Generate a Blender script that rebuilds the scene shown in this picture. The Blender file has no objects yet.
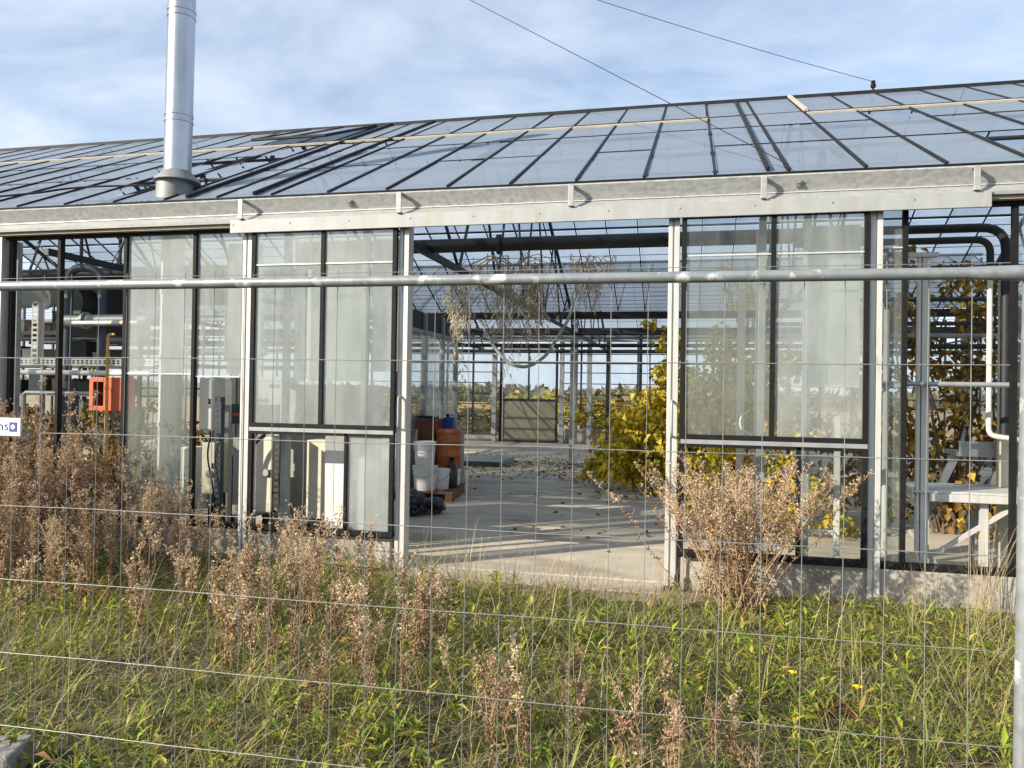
import bpy, bmesh, math, random
import numpy as np
from mathutils import Vector, Matrix, Euler

SC = bpy.context.scene
COL = SC.collection
rnd = random.Random(11)
R = math.radians

# ------------------------------------------------------------------ render, camera, light
SC.render.engine = 'CYCLES'
SC.cycles.max_bounces = 9
SC.cycles.diffuse_bounces = 3
SC.cycles.glossy_bounces = 3
SC.cycles.transmission_bounces = 4
SC.cycles.transparent_max_bounces = 28
SC.cycles.caustics_reflective = False
SC.cycles.caustics_refractive = False
SC.cycles.sample_clamp_indirect = 6
SC.cycles.use_denoising = True
SC.view_settings.view_transform = 'Standard'
SC.view_settings.look = 'None'
SC.view_settings.gamma = 1
SC.view_settings.use_curve_mapping = False
SC.view_settings.exposure = 0.76

yaw, pitch, roll = R(13.0), R(0.6), R(0.9)
fw = Vector((-math.sin(yaw) * math.cos(pitch), math.cos(yaw) * math.cos(pitch), math.sin(pitch)))
ri = Vector((math.cos(yaw), math.sin(yaw), 0))
up = ri.cross(fw)
r2 = ri * math.cos(roll) + up * math.sin(roll)
u2 = -ri * math.sin(roll) + up * math.cos(roll)
cam = bpy.data.cameras.new('camera')
cam.sensor_width = 36
cam.lens = 770 / 1024 * 36
cam.clip_start = 0.05
cam.clip_end = 2000
camo = bpy.data.objects.new('camera', cam)
COL.objects.link(camo)
M3 = Matrix((r2, u2, -fw)).transposed()
camo.matrix_world = Matrix.Translation((0, -6.76, 1.65)) @ M3.to_4x4()
SC.camera = camo

SUN_EL, SUN_AZ = R(24), R(50)          # azimuth measured from the facade's normal (-Y) towards -X
sd = Vector((-math.sin(SUN_AZ) * math.cos(SUN_EL), -math.cos(SUN_AZ) * math.cos(SUN_EL), math.sin(SUN_EL)))
sun = bpy.data.lights.new('sun', 'SUN')
sun.energy = 5.0
sun.angle = R(0.55)
sun.color = (1.0, 0.905, 0.76)
suno = bpy.data.objects.new('sun', sun)
COL.objects.link(suno)
suno.rotation_euler = sd.to_track_quat('Z', 'Y').to_euler()

W = bpy.data.worlds.new('World')
SC.world = W
W.use_nodes = True
nt = W.node_tree
nt.nodes.clear()
N = nt.nodes.new
out = N('ShaderNodeOutputWorld')
bg = N('ShaderNodeBackground')
bg.inputs['Strength'].default_value = 0.125
sky = N('ShaderNodeTexSky')
sky.sky_type = 'NISHITA'
sky.sun_disc = False
sky.sun_elevation = SUN_EL
sky.sun_rotation = R(180) + SUN_AZ
sky.air_density = 1.0
sky.dust_density = 1.0
sky.ozone_density = 1.8
tc = N('ShaderNodeTexCoord')
# thin high cloud: noise on the direction, flattened like a layer overhead
sep = N('ShaderNodeSeparateXYZ')
nt.links.new(tc.outputs['Generated'], sep.inputs[0])
addz = N('ShaderNodeMath'); addz.operation = 'ADD'; addz.inputs[1].default_value = 0.13
nt.links.new(sep.outputs['Z'], addz.inputs[0])
mx = N('ShaderNodeMath'); mx.operation = 'MAXIMUM'; mx.inputs[1].default_value = 0.06
nt.links.new(addz.outputs[0], mx.inputs[0])
comb = N('ShaderNodeCombineXYZ')
for ax in 'XY':
    dv = N('ShaderNodeMath'); dv.operation = 'DIVIDE'
    nt.links.new(sep.outputs[ax], dv.inputs[0]); nt.links.new(mx.outputs[0], dv.inputs[1])
    nt.links.new(dv.outputs[0], comb.inputs[ax])
mp = N('ShaderNodeMapping'); mp.inputs['Rotation'].default_value = (0, 0, R(38)); mp.inputs['Scale'].default_value = (0.85, 1.35, 1)
nt.links.new(comb.outputs[0], mp.inputs[0])
n1 = N('ShaderNodeTexNoise'); n1.inputs['Scale'].default_value = 1.9; n1.inputs['Detail'].default_value = 9; n1.inputs['Roughness'].default_value = 0.6; n1.inputs['Distortion'].default_value = 0.35
n2 = N('ShaderNodeTexNoise'); n2.inputs['Scale'].default_value = 0.5; n2.inputs['Detail'].default_value = 3
nt.links.new(mp.outputs[0], n1.inputs['Vector']); nt.links.new(mp.outputs[0], n2.inputs['Vector'])
mul = N('ShaderNodeMath'); mul.operation = 'MULTIPLY_ADD'; mul.inputs[1].default_value = 0.6
nt.links.new(n2.outputs[0], mul.inputs[0]); nt.links.new(n1.outputs[0], mul.inputs[2])
cr = N('ShaderNodeValToRGB')
cr.color_ramp.elements[0].position = 0.60; cr.color_ramp.elements[0].color = (0.08, 0.08, 0.08, 1)
cr.color_ramp.elements[1].position = 1.08; cr.color_ramp.elements[1].color = (0.74, 0.74, 0.74, 1)
nt.links.new(mul.outputs[0], cr.inputs[0])
mixc = N('ShaderNodeMixRGB'); mixc.inputs['Color2'].default_value = (4.3, 4.75, 5.5, 1)
hz = N('ShaderNodeMapRange'); hz.inputs['From Min'].default_value = 0.0; hz.inputs['From Max'].default_value = 0.32; hz.inputs['To Min'].default_value = 0.72; hz.inputs['To Max'].default_value = 0.0
nt.links.new(sep.outputs['Z'], hz.inputs['Value'])
am = N('ShaderNodeMath'); am.operation = 'ADD'; am.use_clamp = True
nt.links.new(cr.outputs[0], am.inputs[0]); nt.links.new(hz.outputs[0], am.inputs[1])
nt.links.new(am.outputs[0], mixc.inputs['Fac']); nt.links.new(sky.outputs[0], mixc.inputs['Color1'])
nt.links.new(mixc.outputs[0], bg.inputs['Color'])
nt.links.new(bg.outputs[0], out.inputs['Surface'])

# ------------------------------------------------------------------ materials
def newmat(name):
    m = bpy.data.materials.new(name)
    m.use_nodes = True
    t = m.node_tree
    b = t.nodes.get('Principled BSDF')
    return m, t, b

def noise_fac(t, scale, detail=5, stretch=(1, 1, 1), lo=0.35, hi=0.65, rough=0.6):
    g = t.nodes.new('ShaderNodeNewGeometry')
    mp_ = t.nodes.new('ShaderNodeMapping'); mp_.inputs['Scale'].default_value = stretch
    n = t.nodes.new('ShaderNodeTexNoise')
    n.inputs['Scale'].default_value = scale; n.inputs['Detail'].default_value = detail; n.inputs['Roughness'].default_value = rough
    t.links.new(g.outputs['Position'], mp_.inputs[0]); t.links.new(mp_.outputs[0], n.inputs['Vector'])
    r = t.nodes.new('ShaderNodeMapRange'); r.inputs['From Min'].default_value = lo; r.inputs['From Max'].default_value = hi
    t.links.new(n.outputs[0], r.inputs['Value'])
    return r.outputs[0]

def mixcol(t, fac, a, b):
    m = t.nodes.new('ShaderNodeMixRGB')
    t.links.new(fac, m.inputs['Fac'])
    for k, v in (('Color1', a), ('Color2', b)):
        if isinstance(v, tuple): m.inputs[k].default_value = (*v, 1)
        else: t.links.new(v, m.inputs[k])
    return m.outputs[0]

def surf(name, c1, c2=None, scale=6, rough=0.6, metal=0.0, stretch=(1, 1, 1), c3=None, scale3=1.2, stretch3=(1, 1, 1), lo3=0.5, hi3=0.7, bump=0.0, bscale=40):
    m, t, b = newmat(name)
    b.inputs['Roughness'].default_value = rough; b.inputs['Metallic'].default_value = metal
    if c2 is None: c2 = tuple(x * 0.8 for x in c1)
    c = mixcol(t, noise_fac(t, scale, stretch=stretch), c1, c2)
    if c3 is not None:
        c = mixcol(t, noise_fac(t, scale3, stretch=stretch3, lo=lo3, hi=hi3), c, c3)
    t.links.new(c, b.inputs['Base Color'])
    if bump:
        bn = t.nodes.new('ShaderNodeBump'); bn.inputs['Strength'].default_value = bump; bn.inputs['Distance'].default_value = 0.01
        t.links.new(noise_fac(t, bscale, lo=0, hi=1), bn.inputs['Height']); t.links.new(bn.outputs[0], b.inputs['Normal'])
    return m

def glass(name, film, lo, hi, scale=3.0, stretch=(1, 1, 0.45), tint=(0.925, 0.95, 0.945), transl=0.5, ior=1.5, vary=0.12, isl=0.0):
    """old greenhouse pane: clear glass with a film of dirt and algae on it"""
    m, t, b = newmat(name)
    t.nodes.remove(b)
    o = t.nodes.get('Material Output')
    tr = t.nodes.new('ShaderNodeBsdfTransparent'); tr.inputs[0].default_value = (*tint, 1)
    gl = t.nodes.new('ShaderNodeBsdfGlossy'); gl.inputs['Roughness'].default_value = 0.03
    fr = t.nodes.new('ShaderNodeFresnel'); fr.inputs['IOR'].default_value = ior
    # stay symmetric for a ray leaving the back face
    m1 = t.nodes.new('ShaderNodeMixShader')
    t.links.new(fr.outputs[0], m1.inputs[0]); t.links.new(tr.outputs[0], m1.inputs[1]); t.links.new(gl.outputs[0], m1.inputs[2])
    g = t.nodes.new('ShaderNodeNewGeometry')
    inv = t.nodes.new('ShaderNodeMath'); inv.operation = 'SUBTRACT'; inv.inputs[0].default_value = 1.0
    t.links.new(g.outputs['Backfacing'], inv.inputs[1])
    frm = t.nodes.new('ShaderNodeMath'); frm.operation = 'MULTIPLY'
    t.links.new(fr.outputs[0], frm.inputs[0]); t.links.new(inv.outputs[0], frm.inputs[1])
    t.links.new(frm.outputs[0], m1.inputs[0])
    df = t.nodes.new('ShaderNodeBsdfDiffuse'); df.inputs[0].default_value = (*film, 1)
    tl = t.nodes.new('ShaderNodeBsdfTranslucent'); tl.inputs[0].default_value = (*film, 1)
    m2 = t.nodes.new('ShaderNodeMixShader'); m2.inputs[0].default_value = transl
    t.links.new(df.outputs[0], m2.inputs[1]); t.links.new(tl.outputs[0], m2.inputs[2])
    f = noise_fac(t, scale, 7, stretch, 0.25, 0.75, 0.62)
    r = t.nodes.new('ShaderNodeMapRange'); r.inputs['To Min'].default_value = lo; r.inputs['To Max'].default_value = hi
    t.links.new(f, r.inputs['Value'])
    fac = r.outputs[0]
    oi = t.nodes.new('ShaderNodeObjectInfo')
    va = t.nodes.new('ShaderNodeMath'); va.operation = 'MULTIPLY_ADD'; va.inputs[1].default_value = vary; va.inputs[2].default_value = -vary / 2
    t.links.new(oi.outputs['Random'], va.inputs[0])
    st = noise_fac(t, 9.0, 4, (1, 1, 0.06), 0.50, 0.80)
    sa = t.nodes.new('ShaderNodeMath'); sa.operation = 'MULTIPLY_ADD'; sa.inputs[1].default_value = vary * 0.55
    t.links.new(st, sa.inputs[0]); t.links.new(va.outputs[0], sa.inputs[2])
    fa = t.nodes.new('ShaderNodeMath'); fa.operation = 'ADD'; fa.use_clamp = True
    t.links.new(fac, fa.inputs[0]); t.links.new(sa.outputs[0], fa.inputs[1])
    fac = fa.outputs[0]
    fc = mixcol(t, noise_fac(t, 1.7, 5, (1, 1, 0.3), 0.35, 0.7), film, tuple(min(1, q * w_) for q, w_ in zip(film, (1.12, 1.08, 1.06))))
    t.links.new(fc, df.inputs[0]); t.links.new(fc, tl.inputs[0])
    if isl:
        a = t.nodes.new('ShaderNodeMath'); a.operation = 'MULTIPLY_ADD'; a.inputs[1].default_value = isl
        sb = t.nodes.new('ShaderNodeMath'); sb.operation = 'SUBTRACT'; sb.inputs[1].default_value = 0.5
        t.links.new(g.outputs['Random Per Island'], sb.inputs[0])
        t.links.new(sb.outputs[0], a.inputs[0]); t.links.new(fac, a.inputs[2])
        a.use_clamp = True
        fac = a.outputs[0]
    m3 = t.nodes.new('ShaderNodeMixShader')
    t.links.new(fac, m3.inputs[0]); t.links.new(m1.outputs[0], m3.inputs[1]); t.links.new(m2.outputs[0], m3.inputs[2])
    t.links.new(m3.outputs[0], o.inputs['Surface'])
    return m

def leafy(name, stops, rough=0.6, transl=0.35, patch=None, pscale=0.9, spec=0.3):
    """colour per leaf or blade (random per island) plus a patchy second colour over the ground"""
    m, t, b = newmat(name)
    g = t.nodes.new('ShaderNodeNewGeometry')
    cr_ = t.nodes.new('ShaderNodeValToRGB')
    e = cr_.color_ramp.elements
    while len(e) < len(stops): e.new(0.5)
    for i, (p, c) in enumerate(stops):
        e[i].position = p; e[i].color = (*c, 1)
    t.links.new(g.outputs['Random Per Island'], cr_.inputs[0])
    c = cr_.outputs[0]
    if patch:
        c = mixcol(t, noise_fac(t, pscale, 4, lo=0.42, hi=0.72), c, patch)
    b.inputs['Roughness'].default_value = rough
    b.inputs['Specular IOR Level'].default_value = spec
    t.links.new(c, b.inputs['Base Color'])
    if transl:
        o = t.nodes.get('Material Output')
        tl = t.nodes.new('ShaderNodeBsdfTranslucent')
        t.links.new(c, tl.inputs[0])
        ms = t.nodes.new('ShaderNodeMixShader'); ms.inputs[0].default_value = transl
        t.links.new(b.outputs[0], ms.inputs[1]); t.links.new(tl.outputs[0], ms.inputs[2]); t.links.new(ms.outputs[0], o.inputs['Surface'])
    return m

MT = {}
MT['galv'] = surf('galvanised_gutter', (0.375, 0.385, 0.37), (0.31, 0.32, 0.31), 22, 0.55, 0.25, c3=(0.43, 0.42, 0.38), scale3=3, stretch3=(1.2, 1, 5), bump=0.15, bscale=60)
MT['mottled'] = surf('spangled_zinc', (0.44, 0.455, 0.45), (0.29, 0.30, 0.30), 26, 0.55, 0.1, stretch=(0.7, 1, 1.2), c3=(0.42, 0.42, 0.40), scale3=4)
MT['fascia'] = surf('weathered_aluminium', (0.36, 0.375, 0.365), (0.315, 0.325, 0.318), 8, 0.6, 0.15, stretch=(1, 1, 0.4), c3=(0.30, 0.27, 0.21), scale3=2.2, stretch3=(3, 1, 0.3), lo3=0.55, hi3=0.8, bump=0.06, bscale=90)
MT['alu'] = surf('pale_aluminium', (0.62, 0.61, 0.57), (0.52, 0.51, 0.47), 9, 0.45, 0.25, stretch=(4, 4, 0.4), c3=(0.30, 0.25, 0.18), scale3=5, stretch3=(3, 3, 0.7), lo3=0.6, hi3=0.82)
MT['alu_grey'] = surf('dull_aluminium', (0.36, 0.37, 0.37), (0.27, 0.28, 0.28), 7, 0.5, 0.35)
MT['steel_dark'] = surf('dark_steel', (0.024, 0.027, 0.031), (0.015, 0.017, 0.02), 6, 0.55, 0.2)
MT['black'] = surf('black_glazing_rubber', (0.008, 0.008, 0.009), (0.013, 0.013, 0.012), 12, 0.7)
MT['black'].node_tree.nodes['Principled BSDF'].inputs['Specular IOR Level'].default_value = 0.2
MT['bar'] = surf('grey_black_glazing_bar', (0.010, 0.011, 0.013), (0.02, 0.02, 0.02), 8, 0.65)
MT['bar'].node_tree.nodes['Principled BSDF'].inputs['Specular IOR Level'].default_value = 0.25
MT['steel_blue'] = surf('blue_grey_pipe', (0.07, 0.09, 0.12), (0.05, 0.06, 0.08), 5, 0.5, 0.2)
MT['flue'] = surf('stainless_flue', (0.52, 0.53, 0.54), (0.42, 0.43, 0.45), 3, 0.30, 1.0, stretch=(1, 1, 0.5), c3=(0.33, 0.31, 0.27), scale3=1.6, stretch3=(2, 2, 0.6), lo3=0.55, hi3=0.8)
MT['flue_grey'] = surf('grey_flue_collar', (0.27, 0.28, 0.27), (0.20, 0.21, 0.21), 7, 0.6, 0.3)
MT['vent'] = surf('beige_vent_edge', (0.50, 0.44, 0.34), (0.38, 0.34, 0.27), 9, 0.6)
MT['plinth'] = surf('concrete_plinth', (0.42, 0.39, 0.33), (0.34, 0.31, 0.26), 7, 0.9, c3=(0.2, 0.19, 0.15), scale3=3, bump=0.3, bscale=50)
MT['fence'] = surf('galvanised_fence_tube', (0.29, 0.31, 0.315), (0.21, 0.23, 0.24), 26, 0.45, 0.35, c3=(0.62, 0.63, 0.61), scale3=14, stretch3=(1, 1, 1), lo3=0.58, hi3=0.66)
MT['wire'] = surf('galvanised_wire', (0.27, 0.27, 0.26), (0.21, 0.21, 0.20), 20, 0.5, 0.2)
MT['white'] = surf('white_painted_steel', (0.66, 0.65, 0.60), (0.56, 0.54, 0.48), 4, 0.55, c3=(0.40, 0.36, 0.28), scale3=2.5, lo3=0.6, hi3=0.85)
MT['cream'] = surf('cream_cabinet', (0.60, 0.55, 0.43), (0.52, 0.48, 0.37), 4, 0.55, c3=(0.38, 0.33, 0.25), scale3=3, lo3=0.6, hi3=0.85)
MT['grey_panel'] = surf('grey_panel', (0.34, 0.34, 0.31), (0.27, 0.27, 0.25), 4, 0.7)
MT['beige_panel'] = surf('beige_door_panel', (0.23, 0.21, 0.15), (0.19, 0.175, 0.125), 3, 0.7)
MT['red'] = surf('red_painted_box', (0.52, 0.10, 0.03), (0.42, 0.075, 0.025), 8, 0.5)
MT['yellow'] = surf('yellow_gas_pipe', (0.55, 0.30, 0.04), (0.42, 0.22, 0.03), 12, 0.5)
MT['drum'] = surf('orange_brown_plastic', (0.44, 0.13, 0.035), (0.36, 0.10, 0.028), 5, 0.45)
MT['rust'] = surf('red_brown_steel', (0.17, 0.05, 0.025), (0.12, 0.04, 0.02), 5, 0.6)
MT['bucket'] = surf('white_plastic', (0.78, 0.78, 0.76), (0.66, 0.65, 0.62), 5, 0.45)
MT['blue'] = surf('blue_plastic', (0.02, 0.09, 0.35), (0.02, 0.07, 0.28), 5, 0.45)
MT['binbag'] = surf('black_plastic', (0.012, 0.012, 0.013), (0.02, 0.02, 0.02), 5, 0.28)
MT['wood'] = surf('worn_pallet_wood', (0.22, 0.10, 0.05), (0.14, 0.065, 0.035), 6, 0.8, stretch=(1, 8, 8))
MT['paper'] = surf('white_paper', (0.7, 0.69, 0.62), (0.62, 0.6, 0.52), 4, 0.8)
MT['sheet'] = glass('milky_plastic_sheet', (0.66, 0.71, 0.67), 0.58, 0.88, 1.5, transl=0.55)
MT['pane_milky'] = glass('film_covered_glass', (0.68, 0.72, 0.70), 0.15, 0.46, 2.6, vary=0.20)
MT['pane_dirty'] = glass('dirty_glass', (0.56, 0.60, 0.55), 0.05, 0.22, 3.0)
MT['pane_clear'] = glass('weathered_clear_glass', (0.42, 0.45, 0.38), 0.03, 0.13, 3.0)
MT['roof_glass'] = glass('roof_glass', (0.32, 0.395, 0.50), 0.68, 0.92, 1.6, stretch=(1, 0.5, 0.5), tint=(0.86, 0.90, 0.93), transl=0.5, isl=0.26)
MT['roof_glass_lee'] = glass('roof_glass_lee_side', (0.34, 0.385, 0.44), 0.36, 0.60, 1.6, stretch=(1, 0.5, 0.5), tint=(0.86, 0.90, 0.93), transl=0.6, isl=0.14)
MT['sign_white'] = surf('white_sign_plate', (0.80, 0.80, 0.80), (0.76, 0.76, 0.77), 4, 0.4)
MT['sign_blue'] = surf('navy_print', (0.03, 0.03, 0.22), (0.035, 0.035, 0.24), 6, 0.5)
MT['block'] = surf('recycled_grey_block', (0.30, 0.285, 0.27), (0.2, 0.19, 0.18), 25, 0.85, bump=0.4, bscale=80)

# ------------------------------------------------------------------ mesh helpers
class MB:
    def __init__(self): self.v = []; self.f = []; self.mi = []; self.cur = 0
    def add(self, vs, fs):
        n = len(self.v); self.v += [tuple(p) for p in vs]; self.f += [tuple(i + n for i in q) for q in fs]; self.mi += [self.cur] * len(fs)
    def mat(self, i): self.cur = i; return self
    def box(self, x0, x1, y0, y1, z0, z1):
        self.add([(x0, y0, z0), (x1, y0, z0), (x1, y1, z0), (x0, y1, z0), (x0, y0, z1), (x1, y0, z1), (x1, y1, z1), (x0, y1, z1)],
                 [(0, 3, 2, 1), (4, 5, 6, 7), (0, 1, 5, 4), (1, 2, 6, 5), (2, 3, 7, 6), (3, 0, 4, 7)]); return self
    def bar(self, a, b, w, h, upv=(0, 0, 1)):
        a, b = Vector(a), Vector(b); d = (b - a).normalized(); upv = Vector(upv)
        if abs(d.dot(upv)) > 0.98: upv = Vector((0, 1, 0))
        s = d.cross(upv).normalized() * w / 2; t_ = s.cross(d).normalized() * h / 2
        vs = [p + x for p in (a, b) for x in (-s - t_, s - t_, s + t_, -s + t_)]
        self.add(vs, [(0, 1, 2, 3), (7, 6, 5, 4), (0, 4, 5, 1), (1, 5, 6, 2), (2, 6, 7, 3), (3, 7, 4, 0)]); return self
    def quad(self, a, b, c, d): self.add([a, b, c, d], [(0, 1, 2, 3)]); return self
    def tube(self, pts, r, n=10, caps=True, r1=None):
        pts = [Vector(p) for p in pts]; m = len(pts); vs = []; fs = []
        ref = Vector((0, 0, 1))
        if abs((pts[1] - pts[0]).normalized().dot(ref)) > 0.9: ref = Vector((0, 1, 0))
        side = None
        for i, p in enumerate(pts):
            d = (pts[min(i + 1, m - 1)] - pts[max(i - 1, 0)]).normalized()
            if side is None: side = d.cross(ref).normalized()
            else:
                side = side - d * side.dot(d)
                side = side.normalized() if side.length > 1e-6 else d.cross(ref).normalized()
            o_ = d.cross(side)
            rr = r if r1 is None else r + (r1 - r) * i / (m - 1)
            for k in range(n):
                a = 2 * math.pi * k / n
                vs.append(p + side * math.cos(a) * rr + o_ * math.sin(a) * rr)
        for i in range(m - 1):
            for k in range(n):
                fs.append((i * n + k, i * n + (k + 1) % n, (i + 1) * n + (k + 1) % n, (i + 1) * n + k))
        if caps:
            fs.append(tuple(range(n - 1, -1, -1))); fs.append(tuple(range((m - 1) * n, m * n)))
        self.add(vs, fs); return self
    def lathe(self, prof, cx=0, cy=0, n=28, lean=(0, 0)):
        vs = []; fs = []; m = len(prof)
        for r_, z in prof:
            for k in range(n):
                a = 2 * math.pi * k / n
                vs.append((cx + lean[0] * z + r_ * math.cos(a), cy + lean[1] * z + r_ * math.sin(a), z))
        for i in range(m - 1):
            for k in range(n):
                fs.append((i * n + k, i * n + (k + 1) % n, (i + 1) * n + (k + 1) % n, (i + 1) * n + k))
        fs.append(tuple(range(n - 1, -1, -1))); fs.append(tuple(range((m - 1) * n, m * n)))
        self.add(vs, fs); return self
    def prism(self, prof, x0, x1):
        """profile in (y, z), run along x"""
        n = len(prof)
        vs = [(x0, y, z) for y, z in prof] + [(x1, y, z) for y, z in prof]
        fs = [(i, (i + 1) % n, n + (i + 1) % n, n + i) for i in range(n)] + [tuple(range(n - 1, -1, -1)), tuple(range(n, 2 * n))]
        self.add(vs, fs); return self
    def build(self, name, mats, parent=None, smooth=False, bevel=0.0, loc=None):
        me = bpy.data.meshes.new(name)
        me.from_pydata(self.v, [], self.f)
        if not isinstance(mats, (list, tuple)): mats = [mats]
        for m in mats: me.materials.append(m)
        if len(mats) > 1: me.polygons.foreach_set('material_index', self.mi)
        bm = bmesh.new(); bm.from_mesh(me); bmesh.ops.recalc_face_normals(bm, faces=bm.faces); bm.to_mesh(me); bm.free()
        o = bpy.data.objects.new(name, me); COL.objects.link(o)
        if smooth:
            me.polygons.foreach_set('use_smooth', [True] * len(me.polygons))
            try: me.set_sharp_from_angle(angle=R(35))
            except Exception: pass
        if bevel:
            b = o.modifiers.new('bevel', 'BEVEL'); b.width = bevel; b.segments = 2; b.limit_method = 'ANGLE'
        if parent: o.parent = parent
        if loc: o.location = loc
        return o

def fast(name, V, quads=None, tris=None, mats=None, parent=None, mi=None):
    me = bpy.data.meshes.new(name)
    V = np.asarray(V, np.float32)
    q = np.zeros((0, 4), np.int32) if quads is None else np.asarray(quads, np.int32)
    t = np.zeros((0, 3), np.int32) if tris is None else np.asarray(tris, np.int32)
    me.vertices.add(len(V)); me.vertices.foreach_set('co', V.ravel())
    me.loops.add(q.size + t.size); me.loops.foreach_set('vertex_index', np.concatenate([q.ravel(), t.ravel()]))
    me.polygons.add(len(q) + len(t))
    st = np.concatenate([np.arange(len(q)) * 4, q.size + np.arange(len(t)) * 3]).astype(np.int32)
    me.polygons.foreach_set('loop_start', st)
    try: me.polygons.foreach_set('loop_total', np.concatenate([np.full(len(q), 4), np.full(len(t), 3)]).astype(np.int32))
    except Exception: pass
    for m in (mats if isinstance(mats, (list, tuple)) else [mats]): me.materials.append(m)
    if mi is not None: me.polygons.foreach_set('material_index', np.asarray(mi, np.int32))
    me.update(calc_edges=True); me.validate()
    o = bpy.data.objects.new(name, me); COL.objects.link(o)
    if parent: o.parent = parent
    return o

def tag(o, label=None, cat=None, group=None, kind=None):
    if label: o['label'] = label
    if cat: o['category'] = cat
    if group: o['group'] = group
    if kind: o['kind'] = kind
    return o
def thing(name, label, cat, loc=(0, 0, 0), group=None, rz=0.0):
    o = bpy.data.objects.new(name, None); COL.objects.link(o); o.location = loc; o.rotation_euler = (0, 0, rz)
    o.empty_display_size = 0.2
    return tag(o, label, cat, group)
def copy_tree(o, parent=None):
    c = o.copy(); COL.objects.link(c); c.parent = parent
    for ch in list(o.children): copy_tree(ch, c)
    return c

def bend(pts, r=0.12, n=6):
    """round the corners of a polyline"""
    P = [Vector(p) for p in pts]; o = [P[0]]
    for i in range(1, len(P) - 1):
        a, b, c = P[i - 1], P[i], P[i + 1]
        d1 = (a - b); d2 = (c - b)
        k = min(r, d1.length * 0.45, d2.length * 0.45)
        p0, p1 = b + d1.normalized() * k, b + d2.normalized() * k
        for j in range(n + 1):
            t = j / n; o.append(p0 * (1 - t) ** 2 + b * 2 * t * (1 - t) + p1 * t * t)
    o.append(P[-1]); return o

# ------------------------------------------------------------------ setting
mground, t_, b_ = newmat('soil_and_moss')
b_.inputs['Roughness'].default_value = 0.95
c_ = mixcol(t_, noise_fac(t_, 7, 6), (0.035, 0.035, 0.014), (0.075, 0.055, 0.03))
c_ = mixcol(t_, noise_fac(t_, 0.5, 4, lo=0.45, hi=0.6), c_, (0.045, 0.05, 0.018))
t_.links.new(c_, b_.inputs['Base Color'])
g = MB(); g.quad((-400, -300, 0), (400, -300, 0), (400, 600, 0), (-400, 600, 0))
tag(g.build('ground', mground), kind='structure')

mfloor, t_, b_ = newmat('worn_concrete_floor')
b_.inputs['Roughness'].default_value = 0.85
c_ = mixcol(t_, noise_fac(t_, 2.0, 8, stretch=(0.5, 1, 1)), (0.53, 0.465, 0.36), (0.38, 0.34, 0.275))
c_ = mixcol(t_, noise_fac(t_, 0.9, 6, stretch=(0.35, 1.4, 1), lo=0.52, hi=0.68), c_, (0.30, 0.27, 0.22))
c_ = mixcol(t_, noise_fac(t_, 30, 3, lo=0.6, hi=0.75), c_, (0.28, 0.25, 0.2))
c_ = mixcol(t_, noise_fac(t_, 1.3, 7, stretch=(0.6, 1, 1), lo=0.52, hi=0.72), c_, (0.20, 0.155, 0.10))
vg = t_.nodes.new('ShaderNodeNewGeometry')
vn = t_.nodes.new('ShaderNodeTexNoise'); vn.inputs['Scale'].default_value = 2.6; vn.inputs['Detail'].default_value = 5
va_ = t_.nodes.new('ShaderNodeVectorMath'); va_.operation = 'MULTIPLY_ADD'; va_.inputs[1].default_value = (1.1, 1.1, 0)
t_.links.new(vg.outputs['Position'], vn.inputs['Vector']); t_.links.new(vn.outputs['Color'], va_.inputs[0]); t_.links.new(vg.outputs['Position'], va_.inputs[2])
vo = t_.nodes.new('ShaderNodeTexVoronoi'); vo.feature = 'DISTANCE_TO_EDGE'; vo.inputs['Scale'].default_value = 0.42
t_.links.new(va_.outputs[0], vo.inputs['Vector'])
vm = t_.nodes.new('ShaderNodeMapRange'); vm.inputs['From Min'].default_value = 0.0; vm.inputs['From Max'].default_value = 0.0025; vm.inputs['To Min'].default_value = 0.45; vm.inputs['To Max'].default_value = 0.0
t_.links.new(vo.outputs['Distance'], vm.inputs['Value'])
c_ = mixcol(t_, vm.outputs[0], c_, (0.09, 0.08, 0.06))
t_.links.new(c_, b_.inputs['Base Color'])
bn = t_.nodes.new('ShaderNodeBump'); bn.inputs['Strength'].default_value = 0.25; bn.inputs['Distance'].default_value = 0.01
t_.links.new(noise_fac(t_, 25, 6, lo=0, hi=1), bn.inputs['Height']); t_.links.new(bn.outputs[0], b_.inputs['Normal'])
f = MB()
xs_ = [-16, -11.2, -5.4, 1.9, 7]; ys_ = [0.06, 1.55, 4.1, 6.9, 9.6, 12.4, 15.2, 17.75]
for i in range(len(xs_) - 1):
    for j in range(len(ys_) - 1):
        f.box(xs_[i] + 0.006, xs_[i + 1] - 0.006, ys_[j] + 0.006, ys_[j + 1] - 0.006, -0.1, 0.025)
f.box(-2.58, -0.19, -0.30, 0.058, -0.1, 0.015)
tag(f.build('floor', mfloor, bevel=0.008), kind='structure')

msand = surf('sandy_edge', (0.30, 0.25, 0.17), (0.22, 0.18, 0.12), 9, 0.95, bump=0.4, bscale=60)
s_ = []; fcs = []
px = np.linspace(-3.1, 1.2, 40)
for i, x in enumerate(px):
    s_.append((x, -0.16, 0.004)); s_.append((x, -0.52 + 0.09 * math.sin(x * 5.1) + 0.06 * math.sin(x * 13), 0.004))
for i in range(len(px) - 1): fcs.append((2 * i, 2 * i + 1, 2 * i + 3, 2 * i + 2))
p_ = MB(); p_.add(s_, fcs); tag(p_.build('path', msand), kind='structure')

mfield = surf('autumn_field', (0.42, 0.24, 0.10), (0.30, 0.22, 0.09), 0.25, 0.95, c3=(0.12, 0.13, 0.04), scale3=0.06)
p_ = MB(); p_.quad((-200, 19.5, 0.01), (200, 19.5, 0.01), (200, 280, 0.01), (-200, 280, 0.01))
tag(p_.build('field', mfield), kind='structure')

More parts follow.
